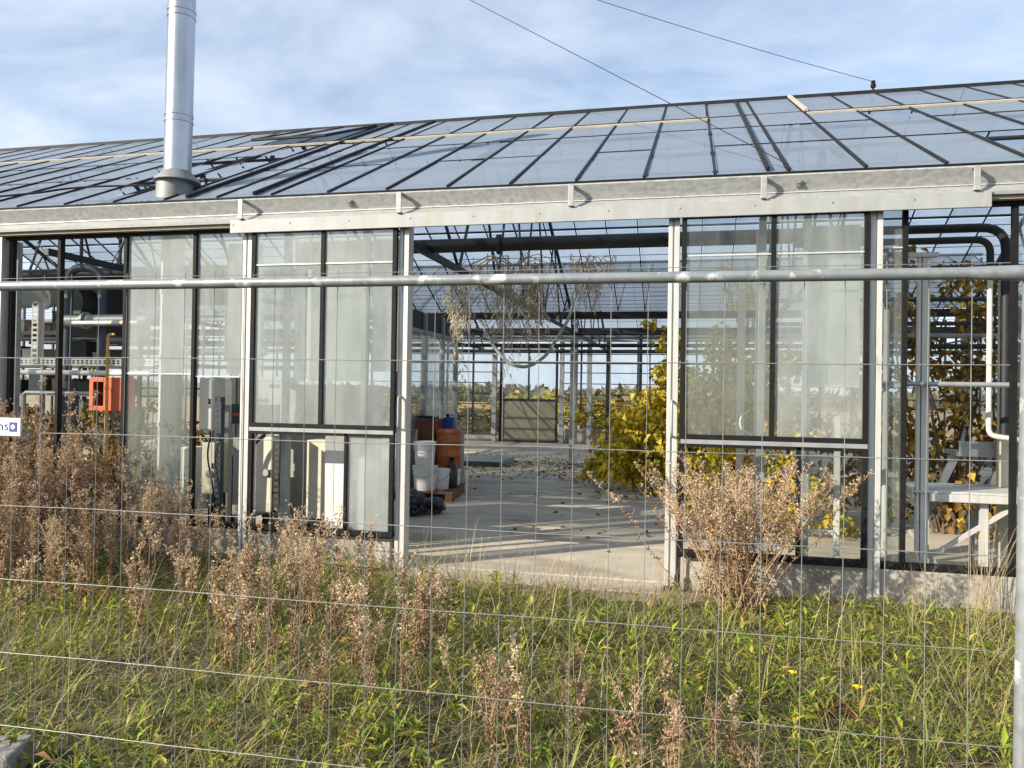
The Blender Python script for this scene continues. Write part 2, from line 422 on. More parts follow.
# ------------------------------------------------------------------ greenhouse
X0, X1, HALF, EAVE, SL = -16.0, 7.0, 5.4, 3.52, 0.48
RIDGE = EAVE + HALF * SL
GH = thing('greenhouse', 'long derelict glass greenhouse with grey metal frame and open sliding doors', 'greenhouse', (0, 0, 0))

# gutter: concave V with a rolled top lip, door-track cover below
m_ = MB()
m_.prism([(-0.135, 3.46), (-0.062, 3.338), (-0.03, 3.345), (-0.09, 3.465), (-0.12, 3.478)], X0, X1)
m_.build('gutter', MT['mottled'], GH)
m_ = MB()
m_.prism([(-0.062, 3.334), (-0.150, 3.262), (-0.145, 3.236), (-0.02, 3.236), (0.03, 3.334)], X0, X1)
m_.build('gutter_apron', MT['galv'], GH)
m_ = MB(); m_.prism([(-0.06, 3.343), (-0.078, 3.338), (-0.078, 3.331), (-0.06, 3.330)], X0, X1); m_.build('gutter_lip', MT['alu'], GH)
m_ = MB(); m_.box(-4.33, 2.25, -0.172, -0.152, 3.135, 3.262); m_.build('track_cover', MT['fascia'], GH, bevel=0.004)
for a, b in ((X0, -4.333), (2.253, X1)):
    m_ = MB(); m_.box(a, b, -0.11, -0.04, 3.208, 3.234); m_.build('head_rail', MT['vent'], GH)
m_ = MB(); m_.box(X0, X1, -0.035, 0.05, 3.18, 3.225); m_.build('head_beam', MT['black'], GH)
m_ = MB(); m_.box(X0, X1, -0.13, 0.03, 3.480, 3.494); m_.build('eave_seal', MT['black'], GH)
for x in (-12.0, -10.3, -8.8, -7.3, -4.21, -2.60, -1.02, 0.57, 2.14, 3.7, 5.3):
    m_ = MB()
    m_.box(x - 0.024, x + 0.024, -0.196, -0.184, 3.264, 3.456)
    m_.box(x - 0.024, x + 0.024, -0.184, -0.12, 3.444, 3.456)
    m_.box(x - 0.024, x + 0.024, -0.184, -0.15, 3.264, 3.276)
    m_.build('gutter_bracket', MT['galv'], GH, bevel=0.003)
for x in (-3.12, 0.85):                     # small bolted joint plates on the gutter face
    m_ = MB(); m_.bar((x, -0.122, 3.42), (x, -0.095, 3.375), 0.05, 0.01); m_.bar((x, -0.127, 3.405), (x, -0.118, 3.397), 0.022, 0.02); m_.build('joint_plate', MT['alu_grey'], GH)

for x in np.arange(-4.3, 2.3, 0.6):
    m_ = MB(); m_.bar((x, -0.172, 3.215), (x, -0.178, 3.215), 0.011, 0.011); m_.build('bolt', MT['alu_grey'], GH)
# facade posts: extruded sections with a groove
POSTS = (-12.3, -9.7, -7.12, -4.19, -2.58, -0.144, 1.451, 4.0, 6.4)
for x in POSTS:
    m_ = MB()
    w = 0.046
    m_.box(x - w, x - 0.012, -0.09, 0.0, 0.03, 3.20)
    m_.box(x + 0.004, x + w, -0.09, 0.0, 0.03, 3.20)
    m_.box(x - 0.012, x + 0.004, -0.074, 0.0, 0.03, 3.20)
    m_.box(x - 0.035, x + 0.035, 0.0, 0.07, 0.03, 3.20)
    m_.build('post', MT['alu'], GH, bevel=0.002)
# plinth
for a, b in ((X0, -2.68), (-0.09, 7.0)):
    m_ = MB(); m_.box(a, b, -0.055, 0.055, -0.1, 0.275); m_.build('plinth', MT['plinth'], GH, bevel=0.01)
    m_ = MB(); m_.box(a, b, -0.05, 0.05, 0.279, 0.325); m_.build('sill_rail', MT['black'], GH)

def mullion(x, z0=0.325, z1=3.20, w=0.036, mat='black', y=0.0):
    m = MB(); m.box(x - w / 2, x + w / 2, y - 0.03, y + 0.03, z0, z1); return m.build('mullion', MT[mat], GH)
for x in (-11.4, -10.5, -8.9, -8.0, -7.02, -6.412, -5.612, -4.812, 1.68, 2.47, 3.2, 4.8, 5.6): mullion(x)
def pane(x0, x1, z0, z1, mat, y=0.0, parent=None, edge=True):
    m = MB(); m.box(x0, x1, y - 0.002, y + 0.002, z0, z1); o = m.build('pane', MT[mat], parent or GH); return o
def edge_strip(x0, x1, z, y, parent=None, mat='alu', h=0.012):
    m = MB(); m.box(x0, x1, y - 0.012, y + 0.012, z - h / 2, z + h / 2); return m.build('glazing_strip', MT[mat], parent or GH)
# left bays
for a, b in ((-12.3, -11.4), (-11.4, -10.5), (-10.5, -9.7), (-9.7, -8.9), (-8.9, -8.0), (-8.0, -7.15)):
    pane(a + 0.03, b - 0.03, 0.33, 3.19, 'pane_milky')
pane(-5.59, -4.834, 1.79, 3.195, 'pane_milky'); pane(-5.59, -4.834, 0.33, 1.77, 'pane_dirty'); edge_strip(-5.59, -4.834, 1.78, 0.0)
pane(-4.79, -4.30, 1.765, 3.195, 'pane_milky'); edge_strip(-4.79, -4.30, 1.757, 0.0)
# right bays
pane(1.51, 1.66, 0.33, 2.86, 'pane_dirty'); pane(1.51, 1.66, 2.875, 3.19, 'pane_dirty'); edge_strip(1.51, 1.66, 2.867, 0.0)
edge_strip(1.51, 1.66, 1.755, 0.02, mat='alu_grey', h=0.03)
for a, b in ((2.49, 3.18), (3.22, 3.95), (4.05, 4.78), (4.82, 5.58), (5.62, 6.35)): pane(a, b, 0.33, 3.19, 'pane_dirty')

# sliding doors
def sliding_door(x0, x1, xm, xl, z0=0.30, z1=3.185, zt=2.83, zm=1.30, y=-0.115, tags=('pane_milky',) * 4, handle=None):
    fr = MB(); w = 0.042; d0, d1 = y - 0.022, y + 0.022
    fr.box(x0, x0 + w, d0, d1, z0, z1); fr.box(x1 - w, x1, d0, d1, z0, z1)
    fr.box(x0 + w, x1 - w, d0, d1, z1 - 0.035, z1); fr.box(x0 + w, x1 - w, d0, d1, z0, z0 + 0.05)
    fr.box(x0 + w, x1 - w, d0, d1, zm - 0.02, zm + 0.02)
    fr.box(xm - 0.02, xm + 0.02, d0, d1, zm + 0.02, z1 - 0.035)
    fr.box(xl - 0.016, xl + 0.016, d0, d1, z0 + 0.05, zm - 0.06)
    fr.box(x0 + w, x1 - w, d0, d1, zm - 0.085, zm - 0.06)
    D = fr.build('sliding_door', MT['black'], GH, bevel=0.002)
    m = MB(); m.box(x0 + 0.01, x1 - 0.005, d0 - 0.004, d1, zm - 0.058, zm - 0.022); m.build('mid_rail', MT['alu_grey'], D)
    for (a, b), mt in zip(((x0 + w, xm - 0.02), (xm + 0.02, x1 - w)), tags[:2]):
        m = MB(); m.box(a, b, y - 0.002, y + 0.002, zm + 0.02, zt - 0.006); m.build('pane', MT[mt], D)
        m = MB(); m.box(a, b, y - 0.006, y - 0.002, zt + 0.006, z1 - 0.035); m.build('pane', MT[mt], D)
        m = MB(); m.box(a, b, y - 0.012, y + 0.004, zt - 0.006, zt + 0.006); m.build('glazing_strip', MT['alu'], D)
    for (a, b), mt in zip(((x0 + w, xl - 0.016), (xl + 0.016, x1 - w)), tags[2:]):
        if mt:
            m = MB(); m.box(a, b, y - 0.002, y + 0.002, z0 + 0.05, zm - 0.085); m.build('pane', MT[mt], D)
    if handle:
        hx, hz = handle
        m = MB(); m.tube(bend([(hx, y - 0.02, hz + 0.13), (hx, y - 0.075, hz + 0.11), (hx, y - 0.075, hz - 0.11), (hx, y - 0.02, hz - 0.13)], 0.05), 0.009, 8)
        m.build('handle', MT['alu_grey'], D, smooth=True)
    return D
sliding_door(-4.115, -2.632, -3.371, -3.105, z1=3.168,  tags=('pane_milky', 'pane_milky', None, 'pane_milky'))
sliding_door(-0.08, 1.392, 0.658, 0.871, z1=3.168, zt=2.82, tags=('pane_dirty', 'pane_milky', None, 'pane_clear'))
for hx, in ((-2.59,), (-0.145,)):
    m = MB(); m.tube(bend([(hx, -0.09, 1.60), (hx, -0.14, 1.585), (hx, -0.14, 1.31), (hx, -0.09, 1.295)], 0.05), 0.011, 8); m.build('handle', MT['alu_grey'], GH, smooth=True)
# door stop pin at the foot of the right jamb
m = MB(); m.lathe([(0.012, 0.02), (0.022, 0.05), (0.022, 0.13), (0.01, 0.16), (0.01, 0.42)], -0.085, -0.13, 10); m.build('door_bolt', MT['steel_dark'], GH)
# inner frames standing behind the door leaves, and the milky sheets hung behind the upper panes
for x in (-7.17, -3.92, -3.08, 0.60, 0.965):
    m = MB(); m.box(x - 0.03, x + 0.03, 0.18, 0.24, 0.03, 3.2); m.build('inner_mullion', MT['alu_grey'], GH, bevel=0.003)
for a, b, z in ((-4.62, -4.24, 1.80), (-3.87, -3.13, 1.74), (-3.03, -2.70, 1.85), (1.0, 1.40, 1.75)):
    m = MB(); m.box(a, b, 0.26, 0.266, z, 3.12); m.build('milky_sheet', MT['sheet'], GH)
    m = MB(); m.box(a, b, 0.255, 0.271, z - 0.014, z - 0.002); m.build('sheet_edge', MT['white'], GH)

# roof: bars at 0.6 m, strips of four panes between them, purlins, ridge, trusses
bars_x = [0.19 + 0.6 * k for k in range(-26, 12)]
def slope_pt(side, span, s, off=0.0):
    """s = 0 at the eave, 1 at the ridge; side 0 front, 1 back"""
    h = HALF if span == 0 else 3.52
    y0 = 0.0 if span == 0 else 10.8
    y = y0 + h * s if side == 0 else y0 + 2 * h - h * s
    n = Vector((0, -SL, 1)).normalized() if side == 0 else Vector((0, SL, 1)).normalized()
    return Vector((0, y, EAVE + h * s * SL)) + n * off
rows = (0.0, 0.27, 0.50, 0.70, 1.0)
broken = {(0, -5): (2,), (0, -4): (), (0, -9): (0,), (0, 4): (0,), (0, 3): (3,)}
rest_bar, rest_pane = MB(), MB()
for span in (0, 1):
    for side in (0, 1):
        for i, x in enumerate(bars_x):
            a, b = slope_pt(side, span, 0.006, 0.01), slope_pt(side, span, 0.995, 0.01)
            m = MB() if span == 0 else rest_bar
            w = 0.022 + (0.006 if i % 5 == 0 else 0)
            m.bar((x, a.y, a.z), (x, b.y, b.z), w, 0.026)
            if span == 0: m.build('glazing_bar', MT['bar'], GH)
            if i == len(bars_x) - 1: continue
            m = MB() if span == 0 else rest_pane
            k = i - 26
            for r in range(4):
                miss = span == 0 and side == 0 and r in {(-8): (2,), (-9): (2,), (-10): (0, 1, 2), (-11): (0, 1), (-12): (1,), (3): (2,), (4): (0,)}.get(k, ())  # some panes broken off, others left out to let sun onto the yellow shrub
                s0, s1 = rows[r] + 0.004, rows[r + 1] - 0.004
                jit = (rnd.random() - 0.5) * 0.012
                if miss:
                    # half of the pane is gone: a jagged remnant stays in the frame
                    p = lambda u, s: (x + 0.02 + 0.56 * u, *slope_pt(side, span, s0 + (s1 - s0) * s, 0.008).yz)
                    m.add([p(0, 0), p(1, 0), p(1, 0.35), p(0.55, 0.2), p(0.3, 0.55), p(0.12, 0.4), p(0, 0.8)], [(0, 1, 2, 3, 4, 5, 6)])
                    continue
                p0, p1 = slope_pt(side, span, s0, 0.006 + r * 0.002), slope_pt(side, span, s1, 0.006 + r * 0.002 + jit)
                m.mat(0).quad((x + 0.02, p0.y, p0.z), (x + 0.58, p0.y, p0.z), (x + 0.58, p1.y, p1.z), (x + 0.02, p1.y, p1.z))
                if r and rnd.random() < 0.9:
                    m.mat(1).bar((x + 0.02, p0.y, p0.z), (x + 0.58, p0.y, p0.z), 0.015, 0.008)
                    m.mat(0)
            if span == 0: m.build('roof_pane', [MT['roof_glass' if side == 0 else 'roof_glass_lee'], MT['bar']], GH)
tag(rest_bar.build('glazing_bar', MT['bar'], GH), kind='stuff')
tag(rest_pane.build('roof_pane', [MT['roof_glass_lee'], MT['bar']], GH), kind='stuff')
# doubled bars seen on the front slope
for x in (0.62, -4.2, -4.95):
    a, b = slope_pt(0, 0, 0.006, 0.03), slope_pt(0, 0, 0.995, 0.03)
    m = MB(); m.bar((x, a.y, a.z), (x, b.y, b.z), 0.03, 0.035); m.build('cover_bar', MT['bar'], GH)
for span, h, y0 in ((0, HALF, 0), (1, 3.52, 10.8)):
    zr = EAVE + h * SL
    m = MB(); m.bar((X0, y0 + h, zr + 0.02), (X1, y0 + h, zr + 0.02), 0.09, 0.055); m.build('ridge', MT['bar'], GH)
# ridge vents: beige lower edges, in runs broken at the gable joint
for a, b in ((-16.0, 0.19), (1.39, 7.0)):
    k = a
    while k < b - 0.1:
        e = min(k + 2.4, b)
        p = slope_pt(0, 0, 0.655 + rnd.uniform(-0.003, 0.003), 0.020 + rnd.uniform(-0.003, 0.006))
        m = MB(); m.bar((k + 0.01, p.y, p.z), (e - 0.01, p.y, p.z), 0.085, 0.026, (0, -SL, 1)); m.build('vent_edge', MT['vent'], GH)
        k = e
m = MB(); a, b = slope_pt(0, 0, 0.66, 0.06), slope_pt(0, 0, 0.99, 0.06); m.bar((1.39, a.y, a.z), (1.39, b.y, b.z), 0.05, 0.03); m.build('vent_side', MT['vent'], GH)
# an opened vent flap left of the centre, propped a little above the slope
p = [slope_pt(0, 0, 0.66, 0.13), slope_pt(0, 0, 0.985, 0.03)]
fl = MB()
for x in (-6.41, -5.81, -5.21): fl.bar((x, p[0].y, p[0].z), (x, p[1].y, p[1].z), 0.035, 0.04)
fl.bar((-6.41, p[0].y, p[0].z), (-5.21, p[0].y, p[0].z), 0.05, 0.03)
F = fl.build('vent_flap', MT['bar'], GH)
for x in (-6.39, -5.79):
    m = MB(); m.quad((x, p[0].y, p[0].z), (x + 0.56, p[0].y, p[0].z), (x + 0.56, p[1].y, p[1].z), (x, p[1].y, p[1].z)); m.build('pane', MT['roof_glass'], F)
# purlins and shading wires under the slopes
for side in (0, 1):
    for s in (0.27, 0.52, 0.76):
        p = slope_pt(side, 0, s, -0.06)
        m = MB(); m.tube([(X0, p.y, p.z), (X1, p.y, p.z)], 0.022, 8); m.build('purlin', MT['steel_dark'], GH)
for y in np.arange(1.2, 10.6, 0.55):
    m = MB(); z = 3.28; m.tube([(X0, y, z), ((X0 + X1) / 2, y, z - 0.015), (X1, y, z)], 0.004, 5); m.build('shade_wire', MT['steel_dark'], GH)
# valley gutter and its posts; back eave
m = MB(); m.prism([(10.62, 3.50), (10.70, 3.36), (10.90, 3.36), (10.98, 3.50)], X0, X1); m.build('valley_gutter', MT['steel_dark'], GH)
m = MB(); m.box(X0, X1, 10.74, 10.86, 3.02, 3.14); m.build('valley_beam', MT['steel_dark'], GH)
for k, (y, z, r) in enumerate(((10.5, 2.98, 0.03), (10.4, 2.72, 0.045), (10.95, 2.60, 0.03))):
    m = MB(); m.tube([(X0, y, z), (X1, y, z)], r, 10); m.build('cross_pipe', MT['steel_dark'], GH, smooth=True)
m = MB(); m.box(X0, X1, 17.75, 17.95, 3.30, 3.50); m.build('rear_gutter', MT['alu_grey'], GH)
# main trusses
for tx in (-14.6, -10.6, -6.65, -2.63, 1.46, 5.5):
    for span, y0, h in ((0, 0.0, HALF), (1, 10.8, 3.52)):
        m = MB()
        m.bar((tx, y0 + 0.05, 3.06), (tx, y0 + 2 * h - 0.05, 3.06), 0.05, 0.07)
        for side in (0, 1):
            a, b = slope_pt(side, span, 0.0, -0.16), slope_pt(side, span, 1.0, -0.16)
            m.bar((tx, a.y, a.z), (tx, b.y, b.z), 0.05, 0.06)
        nseg = 6 if span == 0 else 4
        pts = []
        for k in range(nseg + 1):
            y = y0 + 2 * h * k / nseg
            pts.append((y, 3.06))
            if k < nseg:
                ym = y0 + 2 * h * (k + 0.5) / nseg
                s = 1 - abs(ym - (y0 + h)) / h
                pts.append((ym, EAVE + h * s * SL - 0.18))
        for (ya, za), (yb, zb) in zip(pts[1:-1], pts[2:]):
            m.bar((tx, ya, za), (tx, yb, zb), 0.028, 0.028)
        m.build('truss', MT['steel_dark'], GH)
    m = MB(); m.box(tx - 0.05, tx + 0.05, 10.74, 10.86, 0, 3.4); m.build('inner_post', MT['alu_grey'], GH, bevel=0.004)
    m = MB(); m.tube([(tx + 0.10, 10.7, 0.5), (tx + 0.10, 10.7, 3.35)], 0.04, 10); m.build('downpipe', MT['alu_grey'], GH, smooth=True)
# far wall
for x in np.arange(-16, 7.01, 0.9):
    if -6.2 < x < -3.9: continue
    m = MB(); m.box(x - 0.025, x + 0.025, 17.80, 17.88, 0, 3.3); m.build('far_mullion', MT['steel_dark'], GH)
for z in (0.85, 1.25, 1.6, 1.95, 2.3, 2.6, 2.9):
    m = MB(); m.box(X0, -6.08, 17.81, 17.85, z - 0.014, z + 0.014); m.build('far_rail', MT['steel_dark'], GH)
    m = MB(); m.box(-3.95, X1, 17.81, 17.85, z - 0.014, z + 0.014); m.build('far_rail', MT['steel_dark'], GH)
for a, b in ((-16, -6.1), (-3.92, 7.0)):
    m = MB(); m.box(a, b, 17.78, 17.90, -0.05, 0.22 if a < -6.1 else 0.5); m.build('far_plinth', MT['plinth'], GH)
    m = MB(); m.box(a, b, 17.828, 17.832, 0.22 if a < -6.1 else 0.5, 3.3); m.build('pane', MT['pane_clear'], GH)
fd = MB()
for x in (-6.02, -4.17): fd.box(x - 0.04, x + 0.04, 17.70, 17.76, 0.02, 3.15)
fd.box(-5.98, -4.21, 17.70, 17.76, 1.36, 1.44); fd.box(-5.98, -4.21, 17.70, 17.76, 3.07, 3.15); fd.box(-5.98, -4.21, 17.70, 17.76, 0.02, 0.09)
fd.box(-5.12, -5.07, 17.70, 17.76, 1.44, 3.07)
FD = fd.build('far_door', MT['steel_dark'], GH)
m = MB(); m.box(-5.98, -4.21, 17.71, 17.74, 0.09, 1.36); m.build('door_panel', MT['beige_panel'], FD)
for a, b in ((-5.98, -5.12), (-5.07, -4.21)):
    m = MB(); m.box(a, b, 17.728, 17.732, 1.44, 3.07); m.build('pane', MT['pane_dirty'], FD)
for x, mt in ((-3.98, 'alu_grey'), (-6.2, 'alu_grey'), (-3.1, 'alu_grey'), (-2.5, 'steel_dark')):
    m = MB(); m.box(x - 0.07, x + 0.07, 17.5, 17.64, 0, 3.3); m.build('far_post', MT[mt], GH)
for x in (-7.4, -1.3, 0.6, 2.5):
    m = MB(); m.box(x - 0.04, x + 0.04, 14.26, 14.34, 0.03, 3.45); m.build('inner_post', MT['steel_dark'], GH)
for z in (2.45, 2.8, 3.15):
    m = MB(); m.box(X0, X1, 14.27, 14.31, z, z + 0.05); m.build('cross_rail', MT['steel_dark'], GH)
# end walls
for x in (X0, X1):
    m = MB()
    for y in np.arange(0.9, 17.8, 0.9):
        yy = y if y < 10.8 else y - 10.8; h = HALF if y < 10.8 else 3.52
        m.box(x - 0.025, x + 0.025, y - 0.025, y + 0.025, 0, EAVE + SL * (h - abs(yy - h)))
    for z in (0.5, 1.6, 2.4, 3.2): m.box(x - 0.02, x + 0.02, 0.05, 17.8, z - 0.02, z + 0.02)
    E_ = m.build('end_frame', MT['steel_dark'], GH)
    m = MB(); m.box(x - 0.002, x + 0.002, 0.06, 17.8, 0.5, 3.18); m.build('end_pane', MT['pane_dirty'], GH)

# glazed partition of the boiler room, running back from the doorway's left side
PT = thing('glazed_partition', 'grey framed partition of dirty panes behind the drums left of the doorway', 'partition', (-4.3, 4.4, 0))
m = MB()
for y in (0, 0.95, 1.9, 2.72): m.box(-0.04, 0.04, y - 0.035, y + 0.035, 0.02, 2.95 if y < 2.5 else 2.66)
for z in (0.06, 1.0, 2.62): m.box(-0.03, 0.03, 0.0, 2.72, z - 0.03, z + 0.03)
m.build('frame', MT['alu_grey'], PT)
for a, b, mt in ((0.035, 0.915, 'pane_dirty'), (0.985, 1.865, 'pane_milky'), (1.935, 2.685, 'pane_milky')):
    m = MB(); m.box(-0.002, 0.002, a, b, 1.03, 2.59); m.build('pane', MT[mt], PT)
    m = MB(); m.box(-0.012, 0.012, a, b, 0.09, 0.97); m.build('panel', MT['grey_panel'], PT)
m = MB(); m.box(-0.03, -0.01, 0.3, 2.4, 2.66, 2.95); m.build('duct_board', MT['steel_dark'], PT)

# ------------------------------------------------------------------ flue
FL = thing('flue_chimney', 'tall shiny stainless steel flue pipe rising through the roof near the eave', 'chimney', (-5.34, 0.35, 0.1244))
FL.scale = (0.9246, 0.9246, 0.9246)
ln = (0.008, 0)
m = MB(); m.lathe([(0.150, 3.97), (0.150, 4.66), (0.157, 4.665), (0.157, 4.69), (0.150, 4.695), (0.150, 4.73), (0.157, 4.735), (0.157, 4.76), (0.150, 4.765), (0.150, 5.86), (0.157, 5.865), (0.157, 5.89), (0.150, 5.895), (0.150, 5.93), (0.157, 5.935), (0.157, 5.96), (0.150, 5.965), (0.150, 7.4)], 0, 0, 40, ln)
m.build('pipe', MT['flue'], FL, smooth=True)
m = MB(); m.lathe([(0.255, 3.985), (0.243, 4.01), (0.158, 4.10), (0.152, 4.11)], 0, 0, 40, ln); m.build('storm_collar', MT['flue_grey'], FL, smooth=True)
m = MB(); m.lathe([(0.196, 3.62), (0.196, 4.0)], 0, 0, 40); m.build('base_sleeve', MT['flue_grey'], FL, smooth=True)
m = MB(); m.lathe([(0.125, -0.107), (0.125, 1.2), (0.133, 1.21), (0.133, 1.25), (0.125, 1.26), (0.125, 1.95), (0.133, 1.96), (0.133, 2.0), (0.125, 2.01), (0.125, 2.7), (0.133, 2.71), (0.133, 2.75), (0.125, 2.76), (0.125, 3.64)], 0, 0, 32); m.build('lower_pipe', MT['alu'], FL, smooth=True)

# ------------------------------------------------------------------ overhead cables
a, b = Vector((0.775, -0.05, 3.57)), Vector((-2.609, 2.0, 6.311))
m = MB(); m.tube([a + (b - a) * k / 6 * 2.4 for k in range(7)], 0.004, 6)
tag(m.build('stay_wire', MT['black']), 'thin dark wire slanting down across the roof glass to the gutter', 'cable')
a, b = Vector((2.56, 5.4, 6.30)), Vector((-1.1, 3.2, 6.72))
pts = []
for k in range(13):
    t = k / 12 * 2.0; p = a + (b - a) * t; p.z -= 0.22 * t * (2.0 - t) * 0.5 - 0.11 * t; pts.append(p)
m = MB(); m.tube(pts, 0.0038, 6)
tag(m.build('overhead_cable', MT['black']), 'thin cable in the sky ending at the knob on the ridge', 'cable')
m = MB(); m.lathe([(0.015, 6.12), (0.015, 6.2), (0.035, 6.21), (0.04, 6.25), (0.022, 6.27), (0.034, 6.29), (0.022, 6.31)], 2.57, 5.4, 12)
tag(m.build('insulator', MT['black'], smooth=True), 'small black knob on the ridge holding the cable end', 'insulator')

pts = []
for x, s_ in ((-5.52, 0.10), (-6.1, 0.135), (-6.75, 0.15), (-7.1, 0.14), (-7.25, 0.11), (-7.7, 0.09), (-8.6, 0.05)):
    p = slope_pt(0, 0, s_, 0.045); pts.append((x, p.y, p.z))
m = MB(); m.tube(bend(pts, 0.15), 0.012, 6)
tag(m.build('roof_cable', MT['black']), 'black cable lying slack on the roof glass left of the flue', 'cable')
# ------------------------------------------------------------------ boiler-room things behind the left bays
def pipe(label, pts, r, mat, name='pipe', cat='pipe', br=0.12, flanges=()):
    m = MB(); m.tube(bend(pts, br) if len(pts) > 2 else pts, r, 14)
    root = m.build(name, MT[mat], smooth=True); tag(root, label, cat)
    for p, ax in flanges:
        f = MB(); d = Vector(ax) * 0.02; p = Vector(p); f.tube([p - d, p + d], r * 1.45, 14); f.build('flange', MT[mat], root, smooth=True)
    return root
pipe('thick blue grey pipe standing behind the red box, bent over at the top', [(-7.43, 1.2, 0.05), (-7.43, 1.2, 3.10), (-6.95, 1.2, 3.06), (-6.95, 1.2, 1.5)], 0.05, 'steel_blue', br=0.2, flanges=(((-7.43, 1.2, 1.2), (0, 0, 1)), ((-6.95, 1.2, 1.7), (0, 0, 1))))
pipe('dark heating pipe running level under the eave left of the red box', [(-12.0, 1.5, 3.05), (-4.6, 1.5, 3.05)], 0.07, 'steel_dark', 'heating_pipe')
pipe('lagged grey pipe lying level behind the upper left opening', [(-7.35, 1.0, 2.42), (-5.7, 1.0, 2.42)], 0.07, 'alu_grey', 'lagged_pipe', flanges=(((-7.0, 1.0, 2.42), (1, 0, 0)),))
pipe('white pipe lying level just above the perforated tray', [(-6.78, 0.35, 2.33), (-5.75, 0.35, 2.33)], 0.022, 'white')
pipe('long white pipe lying level just below the perforated tray', [(-7.9, 0.6, 1.79), (-5.7, 0.6, 1.79)], 0.03, 'white')
pipe('thin grey pipe frame standing below the white pipe', [(-7.35, 0.5, 0.4), (-7.35, 0.5, 1.56), (-6.25, 0.5, 1.56), (-6.25, 0.5, 0.9)], 0.022, 'alu_grey', br=0.05)
pipe('thick dark blue pipe standing low behind the dry weeds', [(-7.2, 1.0, 0.05), (-7.2, 1.0, 1.7)], 0.10, 'steel_blue')
pipe('yellow gas pipe dropping from a bend into the dry weeds', [(-6.0, 0.30, 2.20), (-6.08, 0.30, 2.20), (-6.08, 0.30, 0.3)], 0.015, 'yellow', 'gas_pipe', br=0.06, flanges=(((-6.08, 0.30, 1.62), (0, 0, 1)), ((-6.08, 0.30, 1.36), (0, 0, 1)), ((-6.08, 0.30, 1.98), (0, 0, 1))))
for k, (y, z, mt, lb) in enumerate(((3.2, 2.45, 'alu_grey', 'upper grey'), (4.4, 2.75, 'white', 'upper white'), (4.0, 2.2, 'white', 'middle white'), (5.0, 2.0, 'steel_dark', 'lower dark'), (6.2, 2.5, 'steel_dark', 'farther dark'))):
    pipe('%s pipe lying level deep inside behind the left openings' % lb, [(-13, y, z), (-7.0 + 0.3 * k, y, z)], 0.03 + 0.008 * (k % 3), mt, 'heating_pipe')

T = thing('cable_tray', 'white perforated cable tray running level behind the left openings', 'cable tray', (-7.85, 0.8, 1.88))
m = MB(); L = 1.95
m.box(0, L, 0, 0.1, -0.004, 0.0)
m.box(0, L, -0.003, 0, 0, 0.018); m.box(0, L, -0.003, 0, 0.062, 0.08); m.box(0, L, -0.003, 0, 0.036, 0.044)
for k in range(33): m.box(k * 0.06, k * 0.06 + 0.024, -0.0035, 0.001, 0.018, 0.062)
m.build('tray', MT['white'], T)
for x in (0.4, 1.6):
    m = MB(); m.box(x, x + 0.04, 0.02, 0.06, -1.86, -0.005); m.build('leg', MT['alu_grey'], T)

def slotted(name, label, x, y, z0, z1, mat, w=0.06):
    t = thing(name, label, 'slotted angle', (x, y, z0)); h = z1 - z0
    m = MB(); m.box(-w / 2, -w / 2 + 0.014, 0, 0.004, 0, h); m.box(w / 2 - 0.014, w / 2, 0, 0.004, 0, h)
    n = int(h / 0.06)
    for k in range(n + 1): m.box(-w / 2 + 0.014, w / 2 - 0.014, 0, 0.004, k * h / n - 0.0 if k == 0 else k * h / n - 0.012, k * h / n + 0.012)
    m.box(w / 2 - 0.004, w / 2, 0.004, w, 0, h)
    m.build('upright', MT[mat], t); return t
slotted('slotted_angle', 'white slotted steel angle standing on the tray in the leftmost opening', -7.5, 0.78, 1.9, 2.62, 'white', 0.09)
slotted('slotted_angle', 'dark slotted steel upright left of the white cabinet behind the left door', -4.07, 0.30, 0.03, 1.22, 'steel_dark', 0.085)
slotted('slotted_angle', 'pale slotted steel upright beside the dark one behind the left door', -3.955, 0.30, 0.03, 1.16, 'alu_grey', 0.05)
slotted('slotted_angle', 'blue grey slotted upright between the cream box and the grey panel', -4.79, 0.38, 0.03, 1.55, 'steel_blue', 0.07)

B = thing('red_box', 'bright red open fronted metal box beside the yellow gas pipe', 'box', (-6.14, 0.36, 1.38))
m = MB(); w, h, d = 0.20, 0.36, 0.20
m.box(-w, w, d - 0.006, d, 0, h); m.box(-w, -w + 0.012, 0, d - 0.006, 0, h); m.box(w - 0.012, w, 0, d - 0.006, 0, h)
m.box(-w + 0.012, w - 0.012, 0, d - 0.006, h - 0.012, h); m.box(-w + 0.012, w - 0.012, 0, d - 0.006, 0, 0.012)
m.build('case', MT['red'], B, bevel=0.003)
m = MB(); m.box(-w, -w + 0.05, -0.02, -0.004, 0, h); m.box(-0.02, w, -0.02, -0.004, 0, h); m.box(-w + 0.05, -0.02, -0.02, -0.004, h - 0.05, h); m.box(-w + 0.05, -0.02, -0.02, -0.004, 0, 0.05)
m.build('front_frame', MT['red'], B, bevel=0.003)
m = MB(); m.box(-w + 0.03, -0.04, 0.15, 0.19, 0.04, h - 0.04); m.build('dark_inside', MT['black'], B)
B2 = thing('red_box', 'red metal box cut off by the picture edge behind the milky pane', 'box', (-7.66, 0.36, 1.42))
m = MB(); m.box(-0.2, 0.12, 0, 0.2, 0, 0.36); m.build('case', MT['red'], B2, bevel=0.01)
m = MB(); m.box(-0.16, 0.08, -0.012, 0, 0.04, 0.32); m.build('lid', MT['red'], B2, bevel=0.004)

